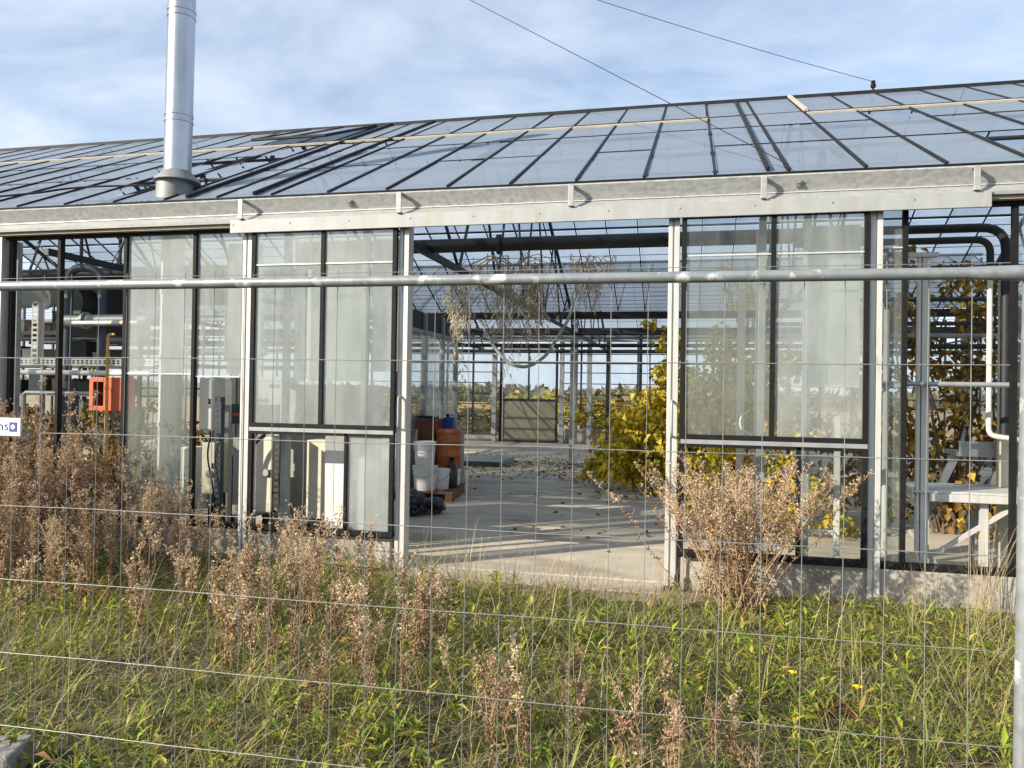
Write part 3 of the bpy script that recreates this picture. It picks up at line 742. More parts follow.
AH = thing('air_heater', 'large grey box shaped air heater hung in the upper left opening', 'heater', (-7.6, 1.9, 2.3))
m = MB(); m.box(-0.35, 0.35, -0.3, 0.3, 0, 0.75); m.build('case', MT['steel_dark'], AH, bevel=0.015)
m = MB(); m.lathe([(0.24, 0), (0.22, 0.12), (0.2, 0.2)], 0, 0, 20); o = m.build('fan_cowl', MT['steel_dark'], AH, smooth=True); o.rotation_euler = (R(90), 0, 0); o.location = (0, -0.3, 0.38)
for x in (-0.3, 0.3):
    m = MB(); m.bar((x, 0, 0.75), (x, 0, 1.5), 0.03, 0.03); m.build('hanger', MT['steel_dark'], AH)
    m = MB(); m.bar((x, -0.28, 0.72), (x * 2.2, -0.35, 1.2), 0.012, 0.012); m.build('stay', MT['alu_grey'], AH)

pipe('fat grey air duct running level deep behind the upper left openings', [(-13, 2.7, 2.92), (-5.9, 2.7, 2.92)], 0.13, 'steel_dark', 'air_duct', 'duct', flanges=(((-8.0, 2.7, 2.92), (1, 0, 0)), ((-7.0, 2.7, 2.92), (1, 0, 0))))
RK = thing('storage_rack', 'dark steel storage rack loaded with clutter deep behind the upper left openings', 'rack', (-10.4, 3.5, 0.025))
for x in (-2.2, -0.75, 0.7, 2.15):
    for y in (0, 0.5):
        m = MB(); m.box(x - 0.025, x + 0.025, y - 0.025, y + 0.025, 0, 2.5); m.build('upright', MT['steel_dark'], RK)
for z in (0.4, 0.95, 1.45, 1.9, 2.35):
    m = MB(); m.box(-2.17, 2.12, 0.03, 0.47, z, z + 0.035); m.build('shelf', MT['alu_grey'], RK)
r_ = random.Random(19)
for z in (0.4, 0.95, 1.45, 1.9, 2.35):
    x = -2.1
    while x < 1.8:
        w_ = r_.uniform(0.16, 0.5); h_ = r_.uniform(0.14, 0.40); mt = r_.choice(['steel_dark', 'grey_panel', 'wood', 'white', 'steel_blue', 'binbag', 'grey_panel', 'steel_dark'])
        if r_.random() < 0.8:
            t = thing('crate', 'dusty crate or box on the storage rack behind the left openings', 'crate', (-10.4 + x + w_ / 2, 3.56, 0.025 + z + 0.036), 'crates on the storage rack')
            m = MB(); a = w_ / 2; m.box(-a, a, 0, 0.012, 0, h_); m.box(-a, a, 0.338, 0.35, 0, h_); m.box(-a, -a + 0.012, 0.013, 0.337, 0, h_); m.box(a - 0.012, a, 0.013, 0.337, 0, h_); m.box(-a + 0.013, a - 0.013, 0.013, 0.337, 0, 0.012)
            m.build('crate_body', MT[mt], t)
            m = MB(); m.box(-a - 0.008, a + 0.008, -0.008, 0.358, h_ + 0.001, h_ + 0.02); m.build('lid', MT[mt], t)
        x += w_ + r_.uniform(0.02, 0.15)
t = thing('energy_screen', 'bunched dark grey screen fabric slung under the roof at the upper left', 'screen', (-9.2, 2.25, 2.62))
sv, sf = [], []
for i in range(41):
    for j in range(7): sv.append((-3.2 + 6.2 * i / 40, 0.10 * math.sin(i * 2.3) * j / 6 + 0.05 * math.sin(i * 5.1 + j), 0.62 - (0.40 + 0.16 * math.sin(i * 0.63) + 0.05 * math.sin(i * 1.9)) * j / 6))
for i in range(40):
    for j in range(6): sf.append((i * 7 + j, i * 7 + j + 1, i * 7 + j + 8, i * 7 + j + 7))
m = MB(); m.add(sv, sf); o = m.build('fabric', MT['grey_panel'], t, smooth=True); sm = o.modifiers.new('thick', 'SOLIDIFY'); sm.thickness = 0.006
m = MB(); m.tube([(-3.25, 0, 0.63), (3.05, 0, 0.63)], 0.018, 8); m.build('rod', MT['steel_dark'], t)
t = thing('screen_board', 'large dark grey board standing at the back behind the first white post', 'board', (-5.05, 1.55, 0.025))
m = MB(); m.box(-0.62, 0.72, 0, 0.03, 0, 1.72); m.build('board', MT['grey_panel'], t)
m = MB(); m.box(-0.64, 0.74, -0.012, 0.042, 1.723, 1.76); m.build('top_rail', MT['alu_grey'], t)
def cabinet(label, x0, x1, z0, z1, y, mat, depth=0.22, gauge=None, seam=True):
    t = thing('control_cabinet', label, 'cabinet', ((x0 + x1) / 2, y, z0)); w = (x1 - x0) / 2; h = z1 - z0
    m = MB(); m.box(-w, w, 0, depth, 0, h); m.build('case', MT[mat], t, bevel=0.008)
    if seam:
        m = MB(); m.box(-w + 0.012, w - 0.012, -0.012, -0.002, 0.015, h - 0.015); m.build('door', MT[mat], t, bevel=0.004)
        m = MB(); m.box(w - 0.045, w - 0.03, -0.024, -0.012, h * 0.5, h * 0.5 + 0.06); m.build('latch', MT['steel_dark'], t)
    if z0 > 0.2:
        for s in (-1, 1):
            m = MB(); m.box(s * (w - 0.03) - 0.015, s * (w - 0.03) + 0.015, depth - 0.05, depth - 0.02, -z0 + 0.025, 0); m.build('leg', MT['steel_dark'], t)
    if gauge:
        gx, gz, gr = gauge
        m = MB(); m.lathe([(gr, 0), (gr, 0.02), (gr * 0.8, 0.03)], 0, 0, 18); o = m.build('dial', MT['alu_grey'], t, smooth=True); o.rotation_euler = (R(90), 0, 0); o.location = (gx, -0.012, gz)
    return t
cabinet('tall narrow white wall cabinet left of the first white post, upper', -5.10, -4.93, 1.19, 1.75, 0.5, 'white')
cabinet('low cream cabinet with a round dial, left of the first white post', -4.985, -4.81, 0.53, 1.07, 0.4, 'cream', gauge=(0.02, 0.22, 0.04))
cabinet('grey low cabinet with a round knob, next to the first white post', -4.75, -4.45, 0.29, 1.12, 0.6, 'grey_panel', gauge=(0.05, 0.62, 0.045))
cabinet('narrow white cabinet behind the black hose in the left door', -4.37, -4.15, 0.36, 1.15, 0.42, 'cream', gauge=(0.03, 0.42, 0.04))
cabinet('wide cream cabinet low behind the left door', -3.86, -3.585, 0.31, 1.12, 0.55, 'cream', seam=False)
cabinet('pale cream case high behind the pane left of the first white post', -4.98, -4.66, 1.95, 2.55, 0.75, 'cream', seam=False)
cabinet('large grey cabinet standing at the back behind the left door', -4.75, -3.5, 0.1, 1.7, 1.3, 'grey_panel', 0.4)
cabinet('white cabinet behind the dirty pane beside the flue', -5.35, -5.02, 0.35, 1.0, 0.55, 'white')
P_ = thing('white_board', 'tall white board leaning behind the left door', 'board', (-3.40, 0.26, 0.30))
m = MB(); m.add([(-0.10, 0, 0), (0.12, 0, 0), (0.13, 0.06, 0.93), (-0.14, 0.06, 0.93), (-0.10, 0.02, 0), (0.12, 0.02, 0), (0.13, 0.08, 0.93), (-0.14, 0.08, 0.93)], [(0, 1, 2, 3), (7, 6, 5, 4), (0, 4, 5, 1), (1, 5, 6, 2), (2, 6, 7, 3), (3, 7, 4, 0)]); m.build('board', MT['white'], P_)
m = MB(); m.box(-0.12, 0.1, 0.0, 0.06, -0.27, -0.003); m.build('footing', MT['plinth'], P_)
pipe('black hose arching in front of the narrow white cabinet', [(-4.20, 0.30, 1.18), (-4.40, 0.28, 1.0), (-4.42, 0.28, 0.3)], 0.018, 'black', 'hose', 'hose', br=0.35)
pipe('thin black cable hanging over the low cream cabinet', [(-4.82, 0.32, 1.2), (-4.88, 0.33, 0.95), (-4.80, 0.34, 0.6), (-4.78, 0.34, 0.3)], 0.009, 'black', 'cable', 'cable', br=0.2)
CD = thing('cable_duct', 'dark blue duct with a red strip left of the first white post', 'duct', (-4.95, 0.85, 1.25))
m = MB(); m.box(0, 0.55, 0, 0.1, 0, 0.22); m.build('duct', MT['steel_blue'], CD, bevel=0.005)
m = MB(); m.box(0.03, 0.5, -0.01, -0.002, 0.09, 0.12); m.build('strip', MT['red'], CD)

# ------------------------------------------------------------------ doorway things
pipe('thick black heating pipe crossing the top of the doorway', [(-4.1, 0.8, 3.145), (1.4, 0.8, 3.145)], 0.07, 'steel_dark', 'heating_pipe', flanges=(((-1.9, 0.8, 3.145), (1, 0, 0)),))

PA = thing('pallet', 'worn brown wooden pallet under the drums and buckets', 'pallet', (-3.93, 4.55, 0.025), rz=R(8))
m = MB()
for k in range(6): m.box(-0.5, 0.5, -0.62 + k * 0.225, -0.62 + k * 0.225 + 0.12, 0.122, 0.142)
m.build('deck_board', MT['wood'], PA)
for x in (-0.44, 0, 0.44):
    m = MB(); m.box(x - 0.05, x + 0.05, -0.62, 0.625, 0.022, 0.12); m.build('bearer', MT['wood'], PA)
m = MB()
for k in (0, 2.5, 5): m.box(-0.5, 0.5, -0.62 + k * 0.225, -0.62 + k * 0.225 + 0.12, 0.0, 0.02)
m.build('bottom_board', MT['wood'], PA)

RC = thing('steel_cabinet', 'tall red brown steel cabinet with a pale notice behind the white buckets', 'cabinet', (-4.12, 4.95, 0.025))
m = MB(); m.box(-0.30, 0.17, 0, 0.5, 0, 1.17); m.build('case', MT['rust'], RC, bevel=0.012)
m = MB(); m.box(-0.28, -0.07, -0.014, -0.002, 0.05, 1.12); m.box(-0.06, 0.15, -0.014, -0.002, 0.05, 1.12); m.build('door', MT['rust'], RC, bevel=0.004)
m = MB(); m.box(-0.27, -0.12, -0.02, -0.015, 0.72, 1.0); m.build('notice', MT['paper'], RC)

def drum(label, loc, r, h, mat):
    t = thing('drum', label, 'drum', loc)
    m = MB(); m.lathe([(r * 0.96, 0), (r, 0.02), (r, h * 0.3), (r * 1.03, h * 0.32), (r * 1.03, h * 0.35), (r, h * 0.37), (r, h * 0.66), (r * 1.03, h * 0.68), (r * 1.03, h * 0.71), (r, h * 0.73), (r, h - 0.06)], 0, 0, 28); m.build('body', MT[mat], t, smooth=True)
    m = MB(); m.lathe([(r * 1.05, h - 0.06), (r * 1.06, h - 0.05), (r * 1.06, h - 0.012), (r * 1.02, h), (r * 0.9, h - 0.01)], 0, 0, 28); m.build('lid', MT[mat], t, smooth=True)
    return t
drum('orange brown plastic drum standing on the white tub behind the buckets', (-3.74, 5.02, 0.42), 0.20, 0.62, 'drum')
drum('pale plastic tub under the orange brown drum', (-3.70, 5.0, 0.167), 0.16, 0.25, 'bucket')
t = thing('jerrycan', 'blue plastic jerrycan standing between the red brown cabinet and the orange drum', 'jerrycan', (-3.87, 5.45, 0.99))
t.scale = (0.72, 0.72, 0.72)
m = MB(); m.box(-0.12, 0.12, -0.09, 0.09, 0, 0.32); m.build('body', MT['blue'], t, bevel=0.03)
m = MB(); m.lathe([(0.03, 0.32), (0.03, 0.36), (0.035, 0.36), (0.035, 0.39)], -0.05, 0, 12); m.build('cap', MT['black'], t)
m = MB(); m.tube(bend([(0.0, 0, 0.31), (0.0, 0, 0.37), (0.09, 0, 0.37), (0.09, 0, 0.31)], 0.03), 0.014, 8); m.build('handle', MT['blue'], t)
cabinet('dark crate carrying the blue jerrycan', -4.0, -3.66, 0.03, 0.985, 5.32, 'grey_panel', 0.3, seam=False)

def bucket(label, loc, r=0.165, h=0.36):
    t = thing('bucket', label, 'bucket', loc)
    m = MB(); m.lathe([(r * 0.84, 0), (r * 0.86, 0.01), (r * 0.98, h - 0.05), (r * 1.04, h - 0.05), (r * 1.04, h - 0.035), (r, h - 0.03), (r, h - 0.012)], 0, 0, 28); m.build('body', MT['bucket'], t, smooth=True)
    m = MB(); m.lathe([(r * 1.06, h - 0.014), (r * 1.06, h), (r * 0.95, h + 0.006), (r * 0.93, h - 0.004)], 0, 0, 28); m.build('lid', MT['bucket'], t, smooth=True)
    pts = [(r * 1.03 * math.cos(a), -abs(math.sin(a)) * r * 1.05, h - 0.05 - 0.11 * math.sin(a)) for a in np.linspace(0, math.pi, 13)]
    m = MB(); m.tube(pts, 0.004, 6); m.build('handle', MT['alu_grey'], t)
    return t
bucket('white plastic bucket, lower of the stacked pair on the pallet', (-3.85, 4.22, 0.167), 0.185, 0.36)
bucket('white plastic bucket with wire handle, upper of the stacked pair', (-3.86, 4.22, 0.535), 0.165, 0.35)
bucket('small white bucket half hidden right of the stacked pair', (-3.66, 4.42, 0.167), 0.13, 0.3)
t = thing('canister', 'black plastic canister between the buckets and the orange drum', 'canister', (-3.56, 4.62, 0.167))
m = MB(); m.lathe([(0.085, 0), (0.09, 0.02), (0.09, 0.3), (0.06, 0.36), (0.035, 0.38), (0.035, 0.42)], 0, 0, 18); m.build('body', MT['binbag'], t, smooth=True)
m = MB(); m.lathe([(0.04, 0.42), (0.04, 0.46)], 0, 0, 14); m.build('cap', MT['black'], t)
t = thing('paper_sheet', 'creased white paper tilted on the red brown cabinet', 'paper', (-4.05, 5.06, 1.22), rz=0.2)
m = MB(); m.add([(-0.08, 0, 0.05), (0.08, 0.02, 0.0), (0.16, 0.06, 0.18), (0.02, 0.03, 0.30), (0.04, 0.0, 0.13)], [(0, 1, 4), (1, 2, 4), (2, 3, 4), (3, 0, 4)]); o = m.build('sheet', MT['paper'], t); sm = o.modifiers.new('thick', 'SOLIDIFY'); sm.thickness = 0.003
t = thing('tool_tray', 'dark tray with odds and ends on top of the red brown cabinet', 'tray', (-4.18, 5.2, 1.196))
m = MB(); m.box(-0.2, 0.16, -0.12, 0.14, 0, 0.02); m.box(-0.2, 0.16, -0.12, -0.11, 0.02, 0.05); m.box(0.15, 0.16, -0.11, 0.14, 0.02, 0.05); m.build('tray', MT['steel_dark'], t)
m = MB(); m.lathe([(0.03, 0.021), (0.03, 0.14), (0.012, 0.17), (0.012, 0.2)], -0.12, 0.05, 12); m.build('bottle', MT['grey_panel'], t)

def binbag(label, loc, s, seed):
    r = random.Random(seed); bm = bmesh.new()
    bmesh.ops.create_icosphere(bm, subdivisions=4, radius=1)
    ph = [(Vector((r.gauss(0, 1), r.gauss(0, 1), r.gauss(0, 1))).normalized(), r.uniform(2, 22), r.random() * 6) for _ in range(30)]
    for v in bm.verts:
        n = v.co.copy(); d = sum((0.6 - abs(math.sin(a.dot(n) * k + p))) / k ** 0.75 for a, k, p in ph) * 0.22
        v.co = Vector((n.x * s[0], n.y * s[1], max(-0.82, n.z) * s[2])) * (1 + d)
        v.co.z += s[2] * 0.8
    zmin = min(v.co.z for v in bm.verts)
    for v in bm.verts: v.co.z -= zmin
    me = bpy.data.meshes.new('rubbish_bag'); bm.to_mesh(me); bm.free(); me.materials.append(MT['binbag'])
    me.polygons.foreach_set('use_smooth', [False] * len(me.polygons))
    o = bpy.data.objects.new('rubbish_bag', me); COL.objects.link(o); o.location = loc
    return tag(o, label, 'rubbish bag')
binbag('shiny black rubbish bag slumped against the door jamb', (-3.50, 2.75, 0.025), (0.2, 0.2, 0.17), 4)
binbag('shiny black rubbish bag lying in front of the buckets on the floor', (-3.28, 2.95, 0.025), (0.17, 0.17, 0.12), 9)
t = thing('kerb_slab', 'low dark slab on the floor near the far glass door', 'slab', (-4.9, 10.2, 0.025))
m = MB(); m.box(-1.3, 0.9, -0.8, 0.8, 0, 0.10); m.build('slab', MT['grey_panel'], t, bevel=0.01)
m = MB(); m.box(-1.32, 0.92, -0.84, -0.802, 0, 0.11); m.build('edge', MT['steel_dark'], t)

# ------------------------------------------------------------------ right bay things
pipe('upper black heating pipe with a wide bend, in the right bay', [(0.9, 0.7, 3.15), (2.66, 0.7, 3.15), (2.66, 0.7, 1.35)], 0.039, 'steel_dark', 'heating_pipe', br=0.2)
pipe('lower black heating pipe with a tight bend, in the right bay', [(0.9, 0.62, 3.03), (2.51, 0.62, 3.03), (2.51, 0.62, 2.72)], 0.03, 'steel_dark', 'heating_pipe', br=0.12)
pipe('slim white pipe dropping below the tight bend, right bay', [(2.51, 0.62, 2.72), (2.51, 0.62, 1.34), (2.75, 0.62, 1.31)], 0.022, 'white', 'pipe', br=0.07)
pipe('thick pale lagged pipe at the far right of the right bay', [(2.75, 0.95, 0.05), (2.75, 0.95, 2.7)], 0.06, 'cream', 'lagged_pipe')
T = thing('support_post', 'pale square post standing in the middle of the right bay', 'post', (1.94, 0.36, 0.025))
m = MB(); m.box(-0.03, 0.03, 0, 0.05, 0, 2.82); m.box(-0.065, -0.04, 0.0, 0.05, 0, 2.82); m.build('upright', MT['white'], T, bevel=0.003)
m = MB(); m.box(-0.16, 0.09, -0.02, 0.06, 2.823, 2.86); m.build('top_bracket', MT['white'], T)
m = MB(); m.box(-0.09, 0.08, -0.03, 0.08, 0, 0.012); m.build('foot', MT['alu_grey'], T)
pipe('grey level rail at chest height across the right bay', [(1.5, 0.24, 1.77), (2.8, 0.24, 1.77)], 0.022, 'alu_grey', 'rail', 'rail')
pipe('white upright pipe behind the narrow pane of the right bay', [(1.62, 0.32, 0.3), (1.62, 0.32, 2.4)], 0.024, 'white')
for k, z in enumerate((2.75, 2.5, 2.38, 2.26)):
    pipe('%s level dark growing-pipe behind the right bay' % ('topmost', 'second', 'third', 'lowest')[k], [(0.8, 2.6 + 0.2 * k, z), (5.5, 2.6 + 0.2 * k, z)], 0.024, 'steel_dark' if k != 2 else 'alu_grey', 'growing_pipe')

TB = thing('bench', 'grey white metal bench on crossed legs in the right bay', 'bench', (2.35, 0.62, 0.025))
m = MB(); m.box(-0.50, 0.75, -0.28, 0.45, 0.83, 0.85); m.box(-0.38, 0.75, -0.298, -0.282, 0.765, 0.83); m.box(-0.515, -0.502, -0.28, 0.45, 0.78, 0.87); m.build('top', MT['alu'], TB, bevel=0.004)
for x, y in ((-0.28, 0.2), (0.06, -0.2), (0.55, -0.2), (0.55, 0.2)):
    m = MB(); m.box(x - 0.03, x + 0.03, y - 0.02, y + 0.02, 0, 0.825); m.build('leg', MT['alu'], TB)
for a, b in (((-0.30, -0.2, 0.32), (0.38, -0.2, 0.80)), ((0.02, -0.22, 0.06), (0.7, -0.22, 0.48)), ((-0.44, 0.1, 0.45), (-0.10, 0.1, 0.02))):
    m = MB(); m.bar(a, b, 0.03, 0.035); m.build('brace', MT['alu'], TB)
ST = thing('stand', 'raised grey tray on slanted legs behind the bench at the right', 'stand', (2.75, 1.25, 0.025))
m = MB(); m.box(-0.34, 0.5, -0.2, 0.25, 1.10, 1.14); m.box(-0.34, 0.5, -0.22, -0.202, 1.10, 1.24); m.build('tray', MT['alu_grey'], ST, bevel=0.004)
for x in (-0.3, 0.12):
    m = MB(); m.bar((x, 0, 1.1), (x - 0.3, 0, 0.42), 0.05, 0.06); m.bar((x - 0.28, 0, 0.45), (x - 0.28, 0, 0), 0.04, 0.04); m.build('leg', MT['alu_grey'], ST)
# things seen through the right door
m = MB(); m.box(-0.034, 0.034, 0, 0.05, 0, 2.6); o = m.build('cream_post', MT['cream'], bevel=0.004, loc=(0.45, 0.5, 0.025)); tag(o, 'cream painted post seen through the right sliding door', 'post')
m = MB(); m.box(-0.018, 0.018, 0, 0.05, 0, 3.1); o = m.build('white_post', MT['alu'], bevel=0.004, loc=(0.585, 0.42, 0.025)); tag(o, 'slender white post just right of the cream one behind the right door', 'post')
t = thing('easel', 'white L shaped stand low behind the right pane of the right door', 'stand', (1.2, 0.55, 0.025))
m = MB(); m.box(0.06, 0.11, 0, 0.03, 0, 1.46); m.build('upright', MT['white'], t)
m = MB(); m.box(-0.24, 0.055, 0, 0.03, 0.40, 0.44); m.build('shelf', MT['white'], t)
m = MB(); m.box(-0.24, -0.2, 0, 0.03, 0, 0.395); m.build('leg', MT['white'], t)
pipe('curled white hose end hanging behind the right door', [(0.52, 0.36, 1.52), (0.44, 0.36, 1.46), (0.44, 0.36, 1.36), (0.54, 0.36, 1.3)], 0.009, 'white', 'hose', 'hose', br=0.07)

# ------------------------------------------------------------------ plants: helpers
class Leaves:
    """leaf-shaped faces collected in arrays; every leaf is an island of its own"""
    def __init__(self, seed): self.r = np.random.default_rng(seed); self.V = []; self.T = []; self.n = 0
    def put(self, P, D, Nn, L, Wd, fold=0.25, droop=0.15):
        P = np.asarray(P, float); k = len(P)
        D = D / np.linalg.norm(D, axis=1, keepdims=True)
        S = np.cross(D, Nn); S /= np.maximum(np.linalg.norm(S, axis=1, keepdims=True), 1e-6)
        U = np.cross(S, D)
        L = np.broadcast_to(L, (k,))[:, None]; Wd = np.broadcast_to(Wd, (k,))[:, None]
        B = P; T = P + D * L - U * L * droop
        Mi = P + D * L * 0.45 + U * Wd * fold * -0.6
        Lf = P + D * L * 0.42 - S * Wd * 0.5 + U * Wd * fold; Rt = P + D * L * 0.42 + S * Wd * 0.5 + U * Wd * fold
        V = np.stack([B, Lf, T, Rt, Mi], 1).reshape(-1, 3)
        base = self.n + np.arange(k)[:, None] * 5
        t = np.concatenate([base + np.array([[0, 4, 1]]), base + np.array([[1, 4, 2]]), base + np.array([[0, 3, 4]]), base + np.array([[4, 3, 2]])])
        self.V.append(V); self.T.append(t); self.n += k * 5
    def build(self, name, mat, parent=None):
        return fast(name, np.concatenate(self.V), None, np.concatenate(self.T), mat, parent)

def rand_dirs(r, k, zmin=-1, zmax=1):
    z = r.uniform(zmin, zmax, k); a = r.uniform(0, 2 * np.pi, k); q = np.sqrt(np.maximum(0, 1 - z * z))
    return np.stack([q * np.cos(a), q * np.sin(a), z], 1)

def blades(name, P, H, Wd, az, lean, mat, curl=0.6, parent=None, yaw=None):
    """grass: 3-level curved ribbons"""
    k = len(P); d = np.stack([np.cos(az), np.sin(az), np.zeros(k)], 1)
    sa = az + np.pi / 2 if yaw is None else yaw
    s = np.stack([np.cos(sa), np.sin(sa), np.zeros(k)], 1)
    z = np.array([0, 0, 1.0])
    def c(t): return P + d * (lean * H * (t * (1 - curl) + t * t * curl))[:, None] + z * (H * t * (1 - 0.35 * np.clip(lean, 0, 1.2) * t))[:, None]
    w = Wd[:, None] / 2
    c0, c1, c2, c3 = c(0.0), c(0.4), c(0.75), c(1.0)
    V = np.stack([c0 - s * w, c0 + s * w, c1 - s * w, c1 + s * w, c2 - s * w * 0.7, c2 + s * w * 0.7, c3], 1).reshape(-1, 3)
    b = np.arange(k)[:, None] * 7
    q = np.concatenate([b + np.array([[0, 1, 3, 2]]), b + np.array([[2, 3, 5, 4]])]); t = b + np.array([[4, 5, 6]])
    return fast(name, V, q, t, mat, parent)

# ------------------------------------------------------------------ grass and ground cover (nobody could count it)
MT['grass'] = leafy('grass_blades', ((0.0, (0.07, 0.125, 0.016)), (0.35, (0.18, 0.26, 0.03)), (0.55, (0.31, 0.33, 0.055)), (0.7, (0.36, 0.30, 0.10)), (0.85, (0.22, 0.14, 0.065)), (1.0, (0.50, 0.40, 0.22))), 0.5, 0.35, patch=(0.36, 0.37, 0.09), pscale=1.3)
MT['straw'] = leafy('dry_straw', ((0.0, (0.30, 0.23, 0.13)), (0.5, (0.42, 0.33, 0.19)), (1.0, (0.52, 0.44, 0.28))), 0.6, 0.2)
MT['herb'] = leafy('broad_green_leaves', ((0.0, (0.08, 0.14, 0.02)), (0.4, (0.22, 0.31, 0.035)), (0.7, (0.40, 0.42, 0.055)), (0.88, (0.50, 0.42, 0.08)), (1.0, (0.28, 0.15, 0.07))), 0.45, 0.35)
g_ = np.random.default_rng(5)
def area_pts(k, x0, x1, y0, y1):
    return np.stack([g_.uniform(x0, x1, k), g_.uniform(y0, y1, k), np.zeros(k)], 1)
def field_noise(P, f, seed):
    rr = np.random.default_rng(seed); v = np.zeros(len(P))
    for _ in range(6):
        a = rr.uniform(0, 6.28); q = f * rr.uniform(0.6, 1.7); v += np.sin((P[:, 0] * np.cos(a) + P[:, 1] * np.sin(a)) * q + rr.uniform(0, 6.28))
    return v / 6
P = area_pts(98000, -8.5, 4.2, -4.9, -0.2)
edge = -0.30 + 0.10 * np.sin(P[:, 0] * 4.3) + 0.06 * np.sin(P[:, 0] * 11.0)
op = (P[:, 0] > -2.75) & (P[:, 0] < 0.1)
keep = np.where(op, P[:, 1] < edge - 0.18 + 0.12 * g_.normal(size=len(P)), P[:, 1] < -0.08)
dn = field_noise(P, 3.0, 3)
keep &= g_.random(len(P)) < 0.72 + 0.8 * dn + 0.5 * np.minimum(0, field_noise(P, 9.0, 77))
keep &= ~((P[:, 0] < -2.58) & (P[:, 0] > -3.5) & (P[:, 1] < -3.75) & (P[:, 1] > -4.9))
P = P[keep]
tall = field_noise(P, 2.3, 8)
H = 0.85 * np.clip(0.07 + 0.05 * g_.random(len(P)) + 0.05 * np.maximum(0, tall) + 0.11 * (g_.random(len(P)) ** 4), 0.05, 0.34)
blades('grass', P, H, 0.0022 + 0.0042 * g_.random(len(P)) ** 1.5, g_.uniform(0, 6.28, len(P)), g_.uniform(0.25, 1.5, len(P)), MT['grass'], yaw=g_.uniform(0, 6.28, len(P)))
tag(bpy.data.objects['grass'], kind='stuff')
# tufts of longer coarse grass
C = area_pts(240, -7.5, 3.6, -4.7, -0.6)
idx = np.repeat(np.arange(len(C)), 22)
P = C[idx] + np.concatenate([g_.normal(0, 0.035, (len(idx), 2)), np.zeros((len(idx), 1))], 1)
blades('grass_tufts', P, g_.uniform(0.12, 0.32, len(P)), g_.uniform(0.004, 0.010, len(P)), g_.uniform(0, 6.28, len(P)), g_.uniform(0.3, 1.3, len(P)), MT['grass'])
tag(bpy.data.objects['grass_tufts'], kind='stuff')
# dry straw stems lying and leaning through the grass
P = area_pts(13000, -7.5, 3.8, -4.7, -0.25)
dryw = field_noise(P, 1.3, 21)
P = P[g_.random(len(P)) < 0.45 + 0.9 * dryw]
blades('straw', P, 0.10 + 0.55 * g_.random(len(P)) ** 2 , g_.uniform(0.0016, 0.0036, len(P)), g_.uniform(0, 6.28, len(P)), g_.uniform(0.2, 2.0, len(P)), MT['straw'], curl=0.35)
tag(bpy.data.objects['straw'], kind='stuff')
P = np.concatenate([np.stack([g_.uniform(-2.6, 0.9, 700), -0.42 + g_.normal(0, 0.14, 700), np.zeros(700)], 1)])
blades('straw', P, g_.uniform(0.08, 0.42, len(P)), g_.uniform(0.002, 0.004, len(P)), g_.uniform(0, 6.28, len(P)), g_.uniform(0.2, 1.6, len(P)), MT['straw'], curl=0.3)
for o in bpy.data.objects:
    if o.name.startswith('straw'): tag(o, kind='stuff')
P = area_pts(13000, -7.5, 3.8, -4.8, -0.3)
P = P[g_.random(len(P)) < 0.55 + 0.6 * field_noise(P, 2.6, 41)]
blades('thatch', P + np.array([[0, 0, 0.03]]), g_.uniform(0.03, 0.09, len(P)), g_.uniform(0.002, 0.005, len(P)), g_.uniform(0, 6.28, len(P)), g_.uniform(2.0, 5.0, len(P)), MT['straw'], curl=0.2)
tag(bpy.data.objects['thatch'], kind='stuff')
# broad-leaved herbs in rosettes
Lv = Leaves(31)
C = area_pts(3200, -7.5, 3.6, -4.8, -0.5)
cn = field_noise(C, 2.0, 14); C = C[g_.random(len(C)) < 0.6 + 0.8 * cn]
idx = np.repeat(np.arange(len(C)), 11); k = len(idx)
az = g_.uniform(0, 6.28, k); el = g_.uniform(0.15, 1.25, k)
sc = g_.uniform(0.6, 1.3, len(C))[idx]
D = np.stack([np.cos(az) * np.cos(el), np.sin(az) * np.cos(el), np.sin(el)], 1)
P0 = C[idx] + np.stack([np.zeros(k), np.zeros(k), g_.uniform(0.0, 0.14, k) * sc], 1)
Lv.put(P0, D, np.tile(np.array([0, 0, 1.0]), (k, 1)) + rand_dirs(g_, k) * 0.2, g_.uniform(0.03, 0.095, k) * sc, g_.uniform(0.009, 0.024, k) * sc, 0.25, 0.35)
o = Lv.build('ground_cover', MT['herb']); tag(o, kind='stuff')
# a few dandelion-like flowers
MT['petal'] = surf('yellow_petals', (0.75, 0.55, 0.02), (0.65, 0.45, 0.02), 60, 0.6)
def flower(loc, label, parent=None):
    t = thing('yellow_flower', label, 'flower', loc)
    m = MB()
    for k in range(14):
        a = k * 0.4488; m.add([(0, 0, 0.16), (0.021 * math.cos(a - 0.2), 0.021 * math.sin(a - 0.2), 0.167), (0.026 * math.cos(a), 0.026 * math.sin(a), 0.165), (0.021 * math.cos(a + 0.2), 0.021 * math.sin(a + 0.2), 0.167)], [(0, 1, 2, 3)])
    m.lathe([(0.009, 0.155), (0.012, 0.166), (0.006, 0.172)], 0, 0, 10); m.build('petal_ring', MT['petal'], t)
    m = MB(); m.tube([(0.012, 0.01, 0), (0, 0, 0.157)], 0.002, 5); m.build('stem', MT['herb'], t)
flower((0.56, -2.35, 0.0), 'yellow dandelion flower in the grass, left and upper of the two')
flower((0.86, -2.48, 0.0), 'yellow dandelion flower in the grass, right and lower of the two')

